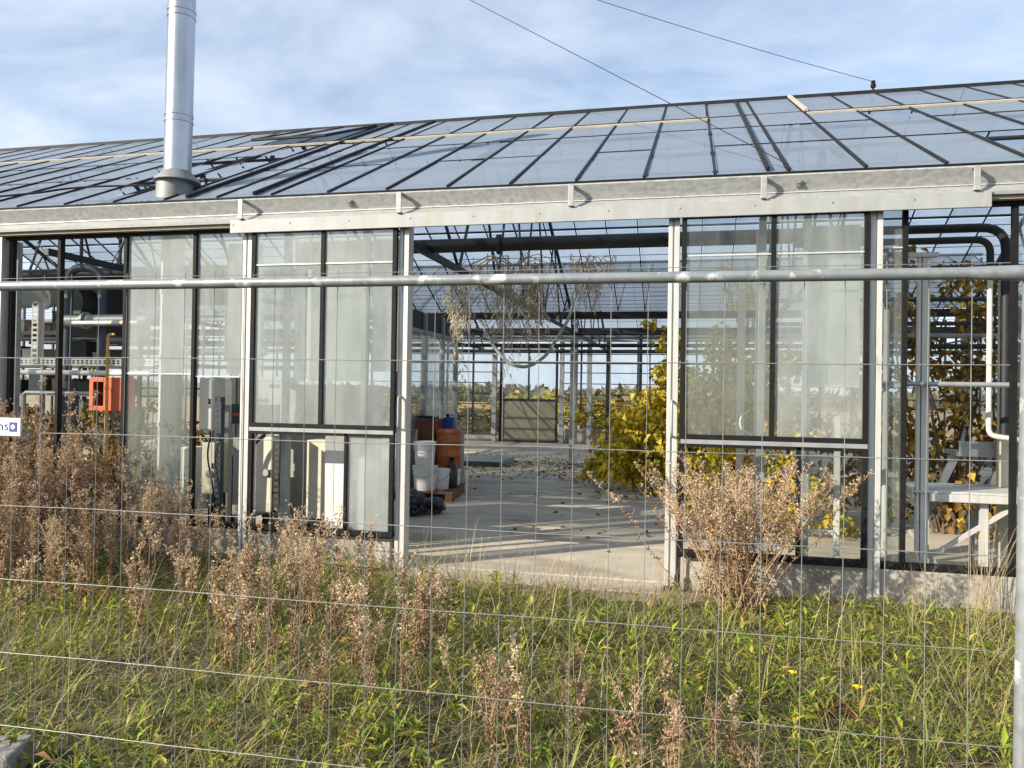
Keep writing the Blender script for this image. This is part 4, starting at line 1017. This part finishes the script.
# ------------------------------------------------------------------ dried seed-headed weeds
MT['dry_stem'] = leafy('dry_stem', ((0.0, (0.20, 0.12, 0.07)), (0.5, (0.36, 0.25, 0.15)), (1.0, (0.52, 0.40, 0.26))), 0.75, 0)
MT['dry_leaf'] = leafy('dry_curled_leaves', ((0.0, (0.14, 0.075, 0.04)), (0.5, (0.28, 0.17, 0.09)), (1.0, (0.46, 0.32, 0.18))), 0.7, 0.25)
MT['seed'] = leafy('tan_seed_fluff', ((0.0, (0.46, 0.31, 0.18)), (0.45, (0.70, 0.53, 0.34)), (1.0, (0.90, 0.78, 0.57))), 0.8, 0.3)
MT['seed_rusty'] = leafy('rusty_seed_fluff', ((0.0, (0.30, 0.17, 0.10)), (0.5, (0.54, 0.36, 0.22)), (1.0, (0.82, 0.66, 0.46))), 0.8, 0.3)
MT['seed_blush'] = leafy('reddish_tan_seed_fluff', ((0.0, (0.34, 0.20, 0.11)), (0.4, (0.60, 0.42, 0.26)), (0.8, (0.82, 0.66, 0.44)), (1.0, (0.92, 0.82, 0.62))), 0.8, 0.3)
MT['seed_pale'] = leafy('pale_seed_fluff', ((0.0, (0.52, 0.41, 0.25)), (0.5, (0.70, 0.58, 0.38)), (1.0, (0.84, 0.74, 0.54))), 0.8, 0.3)

def weed(seed, h, nst=1, spread=0.15, bush=0.5, head='seed', fluff=1.0, leafk=1.0, top=0.42):
    """one dried plant: stems with side branches, curled leaves below and fluffy heads above; returns the Empty"""
    r = np.random.default_rng(seed); rr = random.Random(seed)
    root = bpy.data.objects.new('dry_weed', None); COL.objects.link(root); root.empty_display_size = 0.1
    m = MB(); heads = []; leafp = []
    for s in range(nst):
        a = rr.uniform(0, 6.283); ln_ = rr.uniform(0.3, 1.0) * spread if nst > 1 else spread * rr.random()
        hh = h * (rr.uniform(0.72, 1.0) if nst > 1 else 1.0)
        bx, by = rr.gauss(0, 0.012 * nst ** 0.5), rr.gauss(0, 0.012 * nst ** 0.5)
        pts = []
        for k in range(6):
            t = k / 5; o_ = ln_ * hh * (t ** 1.15)
            pts.append(Vector((bx + math.cos(a) * o_ + rr.gauss(0, 0.006) * k, by + math.sin(a) * o_ + rr.gauss(0, 0.006) * k, hh * t)))
        m.tube(pts, 0.0042 * (0.7 + 0.4 * h), 5, True, 0.0012)
        def at(t):
            q = min(4.999, t * 5); i = int(q); return pts[i].lerp(pts[i + 1], q - i)
        nb = int((18 + 22 * bush) * (hh / 0.8))
        for b in range(nb):
            t = rr.uniform(top, 0.99); p = at(t); az = rr.uniform(0, 6.283); L = (0.045 + 0.22 * bush * (1.15 - t)) * rr.uniform(0.6, 1.2)
            d = Vector((math.cos(az) * 0.75, math.sin(az) * 0.75, 0.9)).normalized()
            q = p + d * L * 0.55; e = p + d * L + Vector((0, 0, L * 0.15))
            m.tube([p, q, e], 0.0019, 3, False, 0.0009)
            nh = max(2, int(L * 80 * fluff))
            for k in range(nh):
                u = rr.uniform(0.25, 1.0); c = p.lerp(q, u * 2) if u < 0.5 else q.lerp(e, u * 2 - 1)
                heads.append((c.x + rr.gauss(0, 0.009), c.y + rr.gauss(0, 0.009), c.z + rr.gauss(0, 0.009)))
        for k in range(int(8 * fluff)): p = at(rr.uniform(0.85, 1.0)); heads.append((p.x + rr.gauss(0, 0.008), p.y + rr.gauss(0, 0.008), p.z + rr.gauss(0, 0.01)))
        for k in range(int(34 * leafk * hh)):
            p = at(rr.uniform(0.08, 0.8)); leafp.append((p.x, p.y, p.z))
    m.build('stem', MT['dry_stem'], root)
    Hd = np.array(heads); L = Leaves(seed + 1); k = len(Hd)
    idx = np.repeat(np.arange(k), 5); n3 = len(idx)
    D = rand_dirs(r, n3, -0.5, 1.0); Nn = rand_dirs(r, n3)
    L.put(Hd[idx] - D * 0.004, D, Nn, 0.005 + 0.019 * r.random(n3) ** 2, 0.004 + 0.012 * r.random(n3) ** 1.6, 0.4, 0.1)
    L.build('seed_head', MT[head], root)
    if leafp:
        Lp = np.array(leafp); L = Leaves(seed + 2); k = len(Lp)
        D = rand_dirs(r, k, -0.9, 0.25)
        L.put(Lp, D, rand_dirs(r, k), r.uniform(0.025, 0.06, k), r.uniform(0.006, 0.015, k), 0.5, 0.5)
        L.build('dry_leaf', MT['dry_leaf'], root)
    return root
def spread_weeds(protos, spots, label, group, smin=0.85, smax=1.12):
    used = set()
    for i, (x, y, s) in enumerate(spots):
        p = protos[i % len(protos)]
        o = p if i < len(protos) else copy_tree(p)
        o.location = (x, y, -0.01); o.rotation_euler = (rnd.gauss(0, 0.05), rnd.gauss(0, 0.05), rnd.uniform(0, 6.28)); k = s * rnd.uniform(smin, smax)
        o.scale = (k * 0.95, k * 0.95, k); tag(o, label, 'dry weed', group)
# dense tall stand at the left
protos = [weed(100 + k, 1.40 - 0.05 * k, 1 + k % 3, 0.16, (0.28, 0.55, 0.4, 0.62, 0.35, 0.5)[k], ('seed', 'seed_rusty', 'seed', 'seed_rusty', 'seed', 'seed_rusty')[k], (0.5, 0.8, 0.6)[k % 3], 2.6, (0.5, 0.38, 0.6)[k % 3]) for k in range(6)]
spots = []
for k in range(205):
    x = rnd.uniform(-7.6, -4.25); y = rnd.uniform(-2.15, -0.25)
    u = (x + 7.6) / 3.35
    s = 1.20 - 0.36 * u + rnd.uniform(-0.20, 0.10)
    if x > -5.1: s *= 0.82
    spots.append((x, y, s))
spots.sort(key=lambda q: q[1])
spread_weeds(protos, spots, 'tall brown dried weed with tan seed heads in the dense stand at the left', 'dried weeds in the tall left stand')
# middle clump in front of the left door
protos = [weed(200 + k, 0.68 - 0.05 * k, 1 + k % 3, 0.22, (0.3, 0.45, 0.2, 0.5, 0.35)[k], ('seed', 'seed_rusty', 'seed', 'seed_rusty', 'seed')[k], (0.7, 1.0)[k % 2], 2.0, (0.5, 0.35, 0.6)[k % 3]) for k in range(5)]
spots = []
for k in range(46):
    x = rnd.gauss(-2.65, 0.62); y = rnd.uniform(-3.0, -1.1) ; spots.append((x, y, rnd.uniform(0.8, 1.12)))
spread_weeds(protos, spots, 'knee high brown dried weed in the clump before the left door', 'dried weeds before the left door')
# low row along the plinth
protos = [weed(260 + k, 0.5, 1, 0.15, 0.4, 'seed', 0.7, 0.8, 0.4) for k in range(3)]
spots = [(rnd.uniform(-4.6, -2.7), rnd.uniform(-0.9, -0.25), rnd.uniform(0.6, 1.25)) for k in range(36)]
spread_weeds(protos, spots, 'thin dried weed along the concrete base under the left door', 'thin weeds along the base')
# round bush in front of the right door
root = weed(301, 1.18, 84, 0.86, 0.24, 'seed_blush', 0.48, 0.8, 0.56)
root.location = (0.36, -0.62, 0); root.name = 'dry_bush'
tag(root, 'big fan shaped brown dried bush in front of the right door', 'dry bush')
# near weeds at the bottom of the picture
protos = [weed(400 + k, 0.54 - 0.04 * k, 1 + k % 3, 0.28, 0.3, ('dry_leaf', 'seed_rusty')[k % 2], 0.7, 2.0, 0.4) for k in range(4)]
spots = [(rnd.uniform(-0.95, 0.25), rnd.uniform(-3.75, -2.9), rnd.uniform(0.5, 1.05)) for k in range(20)] + [(rnd.gauss(-1.9, 0.35), rnd.uniform(-3.4, -2.6), rnd.uniform(0.5, 0.85)) for k in range(12)]
spread_weeds(protos, spots, 'low reddish brown leafy dried weed at the near edge of the grass', 'near reddish dried weeds')
w_ = weed(450, 0.56, 1, 0.05, 0.16, 'seed_pale', 2.2, 1.0, 0.42); w_.location = (-0.70, -3.42, 0); w_.rotation_euler = (0, R(-8), 0.4)
tag(w_, 'single dried weed with a thick cream seed spike at the near edge', 'dry weed')
w_ = weed(451, 0.5, 1, 0.08, 0.18, 'seed_pale', 1.6, 1.0, 0.5); w_.location = (-4.05, -1.55, 0); w_.scale = (1.3, 1.3, 1.3)
tag(w_, 'dried weed with two pale fluffy heads right of the dense left stand', 'dry weed')
protos = [weed(460 + k, 0.42, 1, 0.1, 0.2, 'seed_pale', 1.3, 1.2, 0.45) for k in range(2)]
spots = [(-3.55, -1.75, 1.0), (-3.35, -1.5, 1.15), (-3.8, -2.1, 0.9), (-1.75, -1.6, 1.0), (-1.2, -2.9, 0.85), (0.2, -3.1, 0.8), (-3.0, -1.0, 1.0), (-4.5, -1.9, 1.05)]
spread_weeds(protos, spots, 'short dried weed with a pale cream seed head scattered in the grass', 'short pale headed weeds')
# tall thin grass wisps beside the bay at the far right and at the threshold
def wisp(loc, k, h, label, seed, sp=0.05):
    r = np.random.default_rng(seed)
    P = np.concatenate([r.normal(0, sp, (k, 2)), np.zeros((k, 1))], 1)
    o = blades('dry_grass_tuft', P, r.uniform(0.4, 1.0, k) * h, r.uniform(0.002, 0.004, k), r.uniform(0, 6.28, k), r.uniform(0.05, 0.7, k), MT['straw'], curl=0.5)
    o.location = loc; tag(o, label, 'dry grass')
wisp((2.22, -0.22, 0), 60, 0.95, 'tall straw coloured grass tuft against the base of the right bay', 1)
wisp((1.75, -0.25, 0), 34, 0.6, 'shorter straw tuft just right of the rightmost white post', 2)
wisp((-1.95, -0.42, 0), 60, 0.6, 'straw coloured tuft at the doorway threshold, left part', 3, 0.12)
wisp((-0.75, -0.5, 0), 30, 0.5, 'sparse straw tuft at the doorway threshold, right part', 4, 0.1)
wisp((2.05, -0.7, 0), 40, 0.4, 'low straw tuft on the bare patch at the right', 5, 0.15)

# dead reddish patch and dry litter near the right
Lv = Leaves(77)
k = 420; P = np.stack([0.75 + g_.normal(0, 0.10, k), -2.55 + g_.normal(0, 0.07, k), g_.uniform(0.03, 0.09, k)], 1)
Lv.put(P, rand_dirs(g_, k, -0.2, 0.5), rand_dirs(g_, k), g_.uniform(0.02, 0.05, k), g_.uniform(0.004, 0.01, k))
MT['redpatch'] = leafy('dead_red_stalks', ((0.0, (0.07, 0.025, 0.014)), (1.0, (0.16, 0.06, 0.03))), 0.8, 0.2)
o = Lv.build('dead_foliage', MT['redpatch']); tag(o, kind='stuff')

# ------------------------------------------------------------------ shrubs inside the greenhouse
MT['bark'] = surf('grey_brown_bark', (0.14, 0.10, 0.07), (0.09, 0.065, 0.045), 20, 0.9)
MT['yleaf'] = leafy('yellow_autumn_leaves', ((0.0, (0.22, 0.25, 0.02)), (0.3, (0.48, 0.42, 0.03)), (0.65, (0.68, 0.52, 0.04)), (0.9, (0.74, 0.52, 0.06)), (1.0, (0.34, 0.18, 0.05))), 0.5, 0.45)
MT['bleaf'] = leafy('brown_autumn_leaves', ((0.0, (0.08, 0.075, 0.015)), (0.35, (0.20, 0.12, 0.025)), (0.7, (0.34, 0.19, 0.04)), (0.92, (0.48, 0.32, 0.03)), (1.0, (0.60, 0.48, 0.07))), 0.55, 0.4)
def shrub(label, loc, blobs, nleaf, seed, mat, name='shrub', size=(0.09, 0.16)):
    """stems rising to each clump centre, leaves hanging round them"""
    rr = random.Random(seed); r = np.random.default_rng(seed)
    t = thing(name, label, 'shrub', loc)
    m = MB(); ends = []
    for (x, y, z, s) in blobs:
        b = Vector((rr.gauss(0, 0.12), rr.gauss(0, 0.1), 0)); e = Vector((x, y, z))
        mid = b.lerp(e, 0.5) + Vector((rr.gauss(0, 0.1), rr.gauss(0, 0.1), 0.15))
        m.tube([b, b.lerp(mid, 0.6), mid, mid.lerp(e, 0.6), e], 0.022, 6, True, 0.006)
        for k in range(5):
            f_ = e + Vector((rr.gauss(0, s * 0.7), rr.gauss(0, s * 0.7), rr.gauss(0, s * 0.6))); m.tube([mid.lerp(e, 0.5 + 0.1 * k), f_], 0.006, 4, False, 0.002); ends.append((f_, s * 0.35))
        ends.append((e, s))
    m.build('stem', MT['bark'], t)
    wsum = np.array([s ** 1.6 for _, s in ends]); wsum /= wsum.sum()
    idx = r.choice(len(ends), nleaf, p=wsum)
    C = np.array([list(e) for e, _ in ends])[idx]; S = np.array([s for _, s in ends])[idx][:, None]
    off = rand_dirs(r, nleaf) * (r.random((nleaf, 1)) ** 0.45)
    P = C + off * S * np.array([[1.05, 1.0, 0.8]])
    P[:, 2] = np.maximum(P[:, 2], 0.05)
    D = off * 0.7 + rand_dirs(r, nleaf) * 0.5 + np.array([[0, 0, -0.55]])
    L = Leaves(seed + 3)
    sz = r.uniform(size[0], size[1], nleaf)
    L.put(P, D, off + np.array([[0, 0, 0.6]]) + rand_dirs(r, nleaf) * 0.4, sz, sz * r.uniform(0.6, 0.85, nleaf), 0.25, 0.2)
    L.build('foliage', MT[mat], t)
    return t
shrub('big yellow leaved shrub growing inside at the right of the doorway', (-0.32, 6.6, 0.02),
      [(-1.15, -0.2, 0.4, 0.3), (-0.95, -0.1, 0.8, 0.38), (-0.75, -0.4, 0.4, 0.4), (-0.6, 0.0, 1.15, 0.4), (-0.3, -0.4, 0.6, 0.45), (-0.15, -0.3, 1.0, 0.45), (-0.1, 0.1, 1.45, 0.42), (0.25, -0.3, 0.5, 0.5), (0.4, 0, 1.25, 0.5), (0.55, 0.2, 1.8, 0.45), (0.9, 0, 0.8, 0.5), (1.0, 0.2, 1.5, 0.5), (1.3, 0.3, 2.1, 0.4), (-0.05, 0.2, 2.0, 0.26), (0.05, 0.0, 2.5, 0.2), (-0.3, -1.1, 2.75, 0.08), (0.0, -1.0, 2.6, 0.10), (1.7, 0.3, 1.2, 0.5), (1.9, 0.3, 2.2, 0.4)], 7600, 51, 'yleaf', 'yellow_shrub', (0.06, 0.15))
shrub('brown and yellow leaved vine climbing behind the right sliding door', (0.5, 2.6, 0.02),
      [(-0.3, 0, 0.5, 0.4), (0.1, 0.2, 0.9, 0.45), (-0.25, 0.2, 1.4, 0.4), (0.2, 0.1, 1.75, 0.4), (-0.1, 0.2, 2.2, 0.35), (0.5, 0.3, 0.6, 0.5), (0.55, 0.2, 1.2, 0.4), (0.1, 0.3, 2.9, 0.25), (0.8, 0.2, 0.4, 0.45)], 2600, 61, 'yleaf', 'vine', (0.05, 0.11))
shrub('dark brown leaved shrub filling the view behind the bench at the right', (3.1, 3.6, 0.02),
      [(-1.1, 0, 0.6, 0.5), (-0.6, 0, 1.1, 0.5), (-0.9, 0.2, 1.7, 0.45), (-0.3, 0.2, 2.2, 0.45), (0.1, 0, 0.7, 0.55), (0.2, 0.1, 1.4, 0.55), (0.5, 0.2, 2.1, 0.5), (0.9, 0, 1.0, 0.5), (0.9, 0.1, 1.8, 0.5), (-0.6, 0.3, 2.75, 0.35), (0.4, 0.3, 2.8, 0.4), (-0.9, -1.2, 3.2, 0.2), (-1.0, -0.8, 2.6, 0.25), (0.0, -0.5, 3.0, 0.25), (-1.3, 0.2, 1.2, 0.4), (0.1, -0.3, 0.35, 0.4)], 3600, 71, 'bleaf', 'shrub', (0.07, 0.13))
shrub('tangled brown undergrowth shrub low behind the red box at the left', (-7.6, 2.4, 0.02), [(-0.5, 0, 0.6, 0.45), (0, 0, 0.9, 0.45), (0.4, 0.1, 0.6, 0.45), (0.1, 0, 0.4, 0.4), (-0.3, 0.1, 1.25, 0.35), (-1.1, 0.2, 0.6, 0.5), (-1.0, 0.3, 1.2, 0.4), (0.8, 0.3, 0.9, 0.4), (0.6, 0.1, 0.35, 0.4), (-1.7, 0.3, 0.8, 0.5)], 2200, 81, 'bleaf', 'shrub', (0.05, 0.1))

# leaf litter on the floor (nobody could count it)
Lv = Leaves(91); k = 230
P = np.stack([g_.normal(-0.7, 1.1, k), np.abs(g_.normal(0, 2.6, k)) + g_.choice([0.8, 5.0, 7.5], k, p=[0.15, 0.45, 0.4]), np.full(k, 0.032)], 1)
P2 = np.stack([g_.uniform(-5.5, -0.6, 1000), g_.normal(10.0, 1.3, 1000), np.full(1000, 0.032)], 1)
P = np.concatenate([P, P2]); k = len(P)
Lv.put(P, rand_dirs(g_, k, -0.05, 0.25), np.tile([[0, 0, 1.0]], (k, 1)) + rand_dirs(g_, k) * 0.3, g_.uniform(0.04, 0.11, k), g_.uniform(0.03, 0.07, k), 0.3, 0.1)
o = Lv.build('leaf_litter', MT['bleaf']); tag(o, kind='stuff')

# dried climbers and a hose hanging from the trusses
def hanging(label, loc, wx, drop, k, seed):
    r = np.random.default_rng(seed); rr = random.Random(seed)
    t = thing('dried_climber', label, 'dried climber', loc)
    m = MB(); L = Leaves(seed)
    for i in range(k):
        x = rr.gauss(0, wx); y = rr.gauss(0, 0.12); d = drop * rr.uniform(0.25, 1.0) * math.exp(-abs(x) / (wx * 2.2))
        z0 = rr.uniform(-0.3, 0.06); pts = [Vector((x + rr.gauss(0, 0.02) * q, y + rr.gauss(0, 0.02) * q, z0 - d * q / 5)) for q in range(6)]
        m.tube(pts, 0.005, 4, False, 0.002)
        n = int(6 + d * 17)
        Pp = np.array([list(pts[0].lerp(pts[-1], rr.random())) for _ in range(n)]) + r.normal(0, 0.014, (n, 3))
        D = rand_dirs(r, n, -1, 0.1); D[:, 2] -= 1.3
        L.put(Pp, D, rand_dirs(r, n), r.uniform(0.06, 0.17, n), r.uniform(0.008, 0.022, n), 0.5, 0.3)
    for q in range(3):
        ph = rr.uniform(0, 6); m.tube([Vector((wx * 2.2 * (j / 5 - 1), 0.06 * math.sin(j * 1.7 + ph), -0.05 + 0.07 * math.sin(j * 1.1 + ph) - (0.02 * (j - 5) ** 2 if q else 0) * 0.3)) for j in range(11)], 0.010, 5, False, 0.004)
    m.build('stem', MT['straw'], t); L.build('dry_leaf', MT['dry_grey'], t)
    return t
MT['dry_grey'] = leafy('grey_dry_leaves', ((0.0, (0.46, 0.42, 0.33)), (0.5, (0.64, 0.58, 0.46)), (1.0, (0.80, 0.74, 0.60))), 0.8, 0.4)
hanging('thick curtain of grey dried climber hanging in the middle of the doorway', (-2.28, 3.0, 3.42), 0.26, 1.7, 42, 1)
hanging('thin dried climber strands hanging left in the doorway', (-3.02, 3.0, 3.05), 0.08, 1.1, 22, 2)
hanging('narrow dried climber column hanging just right of the thick curtain', (-1.98, 3.1, 3.3), 0.05, 1.2, 22, 8)
hanging('small dried climber tuft hanging right of centre in the doorway', (-1.25, 3.0, 3.38), 0.12, 0.45, 30, 3)
pts = [(-2.75, 3.2, 2.62), (-2.6, 3.2, 2.3), (-2.35, 3.2, 2.02), (-2.1, 3.2, 1.97), (-1.85, 3.2, 2.12), (-1.68, 3.2, 2.4), (-1.55, 3.2, 2.62), (-1.45, 3.2, 3.0)]
m = MB(); m.tube(bend(pts, 0.2), 0.022, 8); tag(m.build('hose', MT['alu_grey'], smooth=True), 'grey hose sagging in a loop inside the doorway', 'hose')

# ------------------------------------------------------------------ plants outside, beyond the far wall
for k, (x, y, s, mt, lb) in enumerate(((-9.6, 21.5, 1.5, 'bleaf', 'rust brown hedge bush beyond the glass left of the far door'), (-7.2, 22.5, 1.3, 'bleaf', 'low brown bush beyond the far door'), (-3.9, 23.0, 1.6, 'yleaf', 'yellow bush beyond the far wall right of the far door'), (-2.2, 24.0, 1.4, 'bleaf', 'brown bush beyond the far wall by the yellow one'), (-12.0, 23.0, 1.6, 'bleaf', 'dark brown bush beyond the far wall at the left end'))):
    o = shrub(lb, (x, y, 0), [(random.Random(k * 10 + j).gauss(0, 0.7), random.Random(k * 10 + j + 5).gauss(0, 0.4), 0.4 + 0.24 * j, 0.62) for j in range(6)], 900, 500 + k, mt, 'bush', (0.14, 0.26)); o.scale = (s, s, s * 0.52)
MT['far_green'] = leafy('far_tree_foliage', ((0.0, (0.11, 0.13, 0.07)), (0.6, (0.19, 0.17, 0.09)), (1.0, (0.30, 0.22, 0.11))), 0.7, 0.3)  # distance haze is put into these foliage colours by lightening them
Lv = Leaves(700); k = 9000
P = np.stack([g_.uniform(-150, 90, k), 120 + g_.normal(0, 5, k), np.zeros(k)], 1); hgt = 1.5 + 0.9 * field_noise(P, 0.22, 44) + 1.0 * field_noise(P, 0.8, 45)
P[:, 2] = np.clip(hgt, 0.8, 6) * np.sqrt(g_.random(k))
Lv.put(P, rand_dirs(g_, k), rand_dirs(g_, k), g_.uniform(1.0, 2.2, k), g_.uniform(0.8, 1.6, k)); o = Lv.build('treeline', MT['far_green']); tag(o, kind='stuff')

# ------------------------------------------------------------------ site fence in front
FY = lambda x: -4.72 + (x + 0.71) * 0.031
FN = thing('mesh_fence', 'galvanised temporary mesh fence panel with a tubular top rail and post', 'fence', (0.76, FY(0.76), 0), rz=math.atan(0.031))
m = MB(); m.tube([(-3.4, 0, 1.958), (-0.10, 0, 1.958)], 0.0152, 16)
m.tube([(-0.10, 0, 1.958), (-0.07, 0, 1.958), (-0.045, -0.004, 1.957), (0.03, -0.004, 1.957)], 0.0155, 16, True, 0.019)
m.build('top_rail', MT['fence'], FN, smooth=True)
for x, tp in ((0.035, 0.012), (-3.4, 0)):
    m = MB(); m.tube([(x - tp, 0, 0.02), (x, 0, 1.40), (x + tp * 0.6, 0, 1.975)], 0.0205, 18); m.build('post', MT['fence'], FN, smooth=True)
m = MB(); w_r = random.Random(3)
nx = 34
for k in range(nx):
    x = -3.33 + 0.0984 * k
    m.tube([(x + w_r.gauss(0, 0.002), 0.021, 0.09), (x + w_r.gauss(0, 0.0025), 0.021, 0.8), (x + w_r.gauss(0, 0.002), 0.021, 1.4), (x, 0.021, 1.995)], 0.00105, 5)
for z in (1.985, 1.735, 1.50, 1.268, 1.036, 0.806, 0.576, 0.346, 0.116):
    m.tube([(-3.4, 0.0175, z)] + [(-3.4 + 3.4 * j / 12, 0.0175, z + w_r.gauss(0, 0.0015)) for j in range(1, 12)] + [(0.0, 0.0175, z)], 0.0013 if z < 1.98 else 0.001, 5)
m.build('wire_mesh', MT['wire'], FN)
# feet of the fence: one lies loose in the grass
def foot(label, loc, rz, group=None):
    t = thing('fence_foot', label, 'fence foot', loc, group, rz)
    me = MB(); L, Wd, Hh = 0.34, 0.115, 0.12
    bm = bmesh.new(); bmesh.ops.create_cube(bm, size=1)
    for v in bm.verts: v.co = Vector((v.co.x * 2 * L, v.co.y * 2 * Wd, (v.co.z + 0.5) * Hh))
    mm = bpy.data.meshes.new('block'); bm.to_mesh(mm); bm.free(); mm.materials.append(MT['block'])
    o = bpy.data.objects.new('block', mm); COL.objects.link(o); o.parent = t
    b = o.modifiers.new('bevel', 'BEVEL'); b.width = 0.014; b.segments = 3
    for x in (-0.26, -0.14, 0.14, 0.26):
        h = MB(); h.lathe([(0.030, Hh + 0.001), (0.030, Hh + 0.003), (0.024, Hh + 0.003), (0.022, Hh + 0.0015)], x, 0, 16); h.build('socket_rim', MT['block'], t, smooth=True)
        h = MB(); h.lathe([(0.0215, Hh + 0.0008), (0.0215, Hh + 0.0014)], x, 0, 16); h.build('socket', MT['black'], t)
    return t
foot('grey fence foot block with round sockets lying in the grass at the lower left corner', (-3.06, -4.14, 0.0), R(20))

# sign hung on the fence at the left
SG = thing('sign', 'white sign plate with navy letters and a small navy square, on the mesh', 'sign', (-2.018, FY(-2.05) - 0.012, 1.489), rz=math.atan(0.031))
m = MB(); m.box(-0.36, 0, -0.004, 0, 0, 0.056); m.build('plate', MT['sign_white'], SG, bevel=0.004)
cu = bpy.data.curves.new('lettering', 'FONT'); cu.body = 'ns'; cu.size = 0.040; cu.space_character = 1.15; cu.align_x = 'RIGHT'; cu.extrude = 0.0004
to = bpy.data.objects.new('lettering', cu); COL.objects.link(to)
bpy.context.view_layer.update()
me = bpy.data.meshes.new_from_object(to); bpy.data.objects.remove(to)
me.materials.clear(); me.materials.append(MT['sign_blue'])
o = bpy.data.objects.new('lettering', me); COL.objects.link(o); o.parent = SG; o.rotation_euler = (R(90), 0, 0); o.location = (-0.0425, -0.0048, 0.018)
m = MB(); m.box(-0.039, -0.012, -0.0052, -0.0042, 0.014, 0.043); E_ = m.build('emblem', MT['sign_blue'], SG)
m = MB()
for k in range(8):
    a = k * math.pi / 4; c = Vector((-0.0255 + 0.0052 * math.cos(a), 0, 0.0285 + 0.0052 * math.sin(a)))
    m.add([(c.x + 0.0030 * math.cos(q * 0.785), -0.0058, c.z + 0.0030 * math.sin(q * 0.785)) for q in range(8)], [tuple(range(8))])
m.build('rosette', MT['sign_white'], E_)
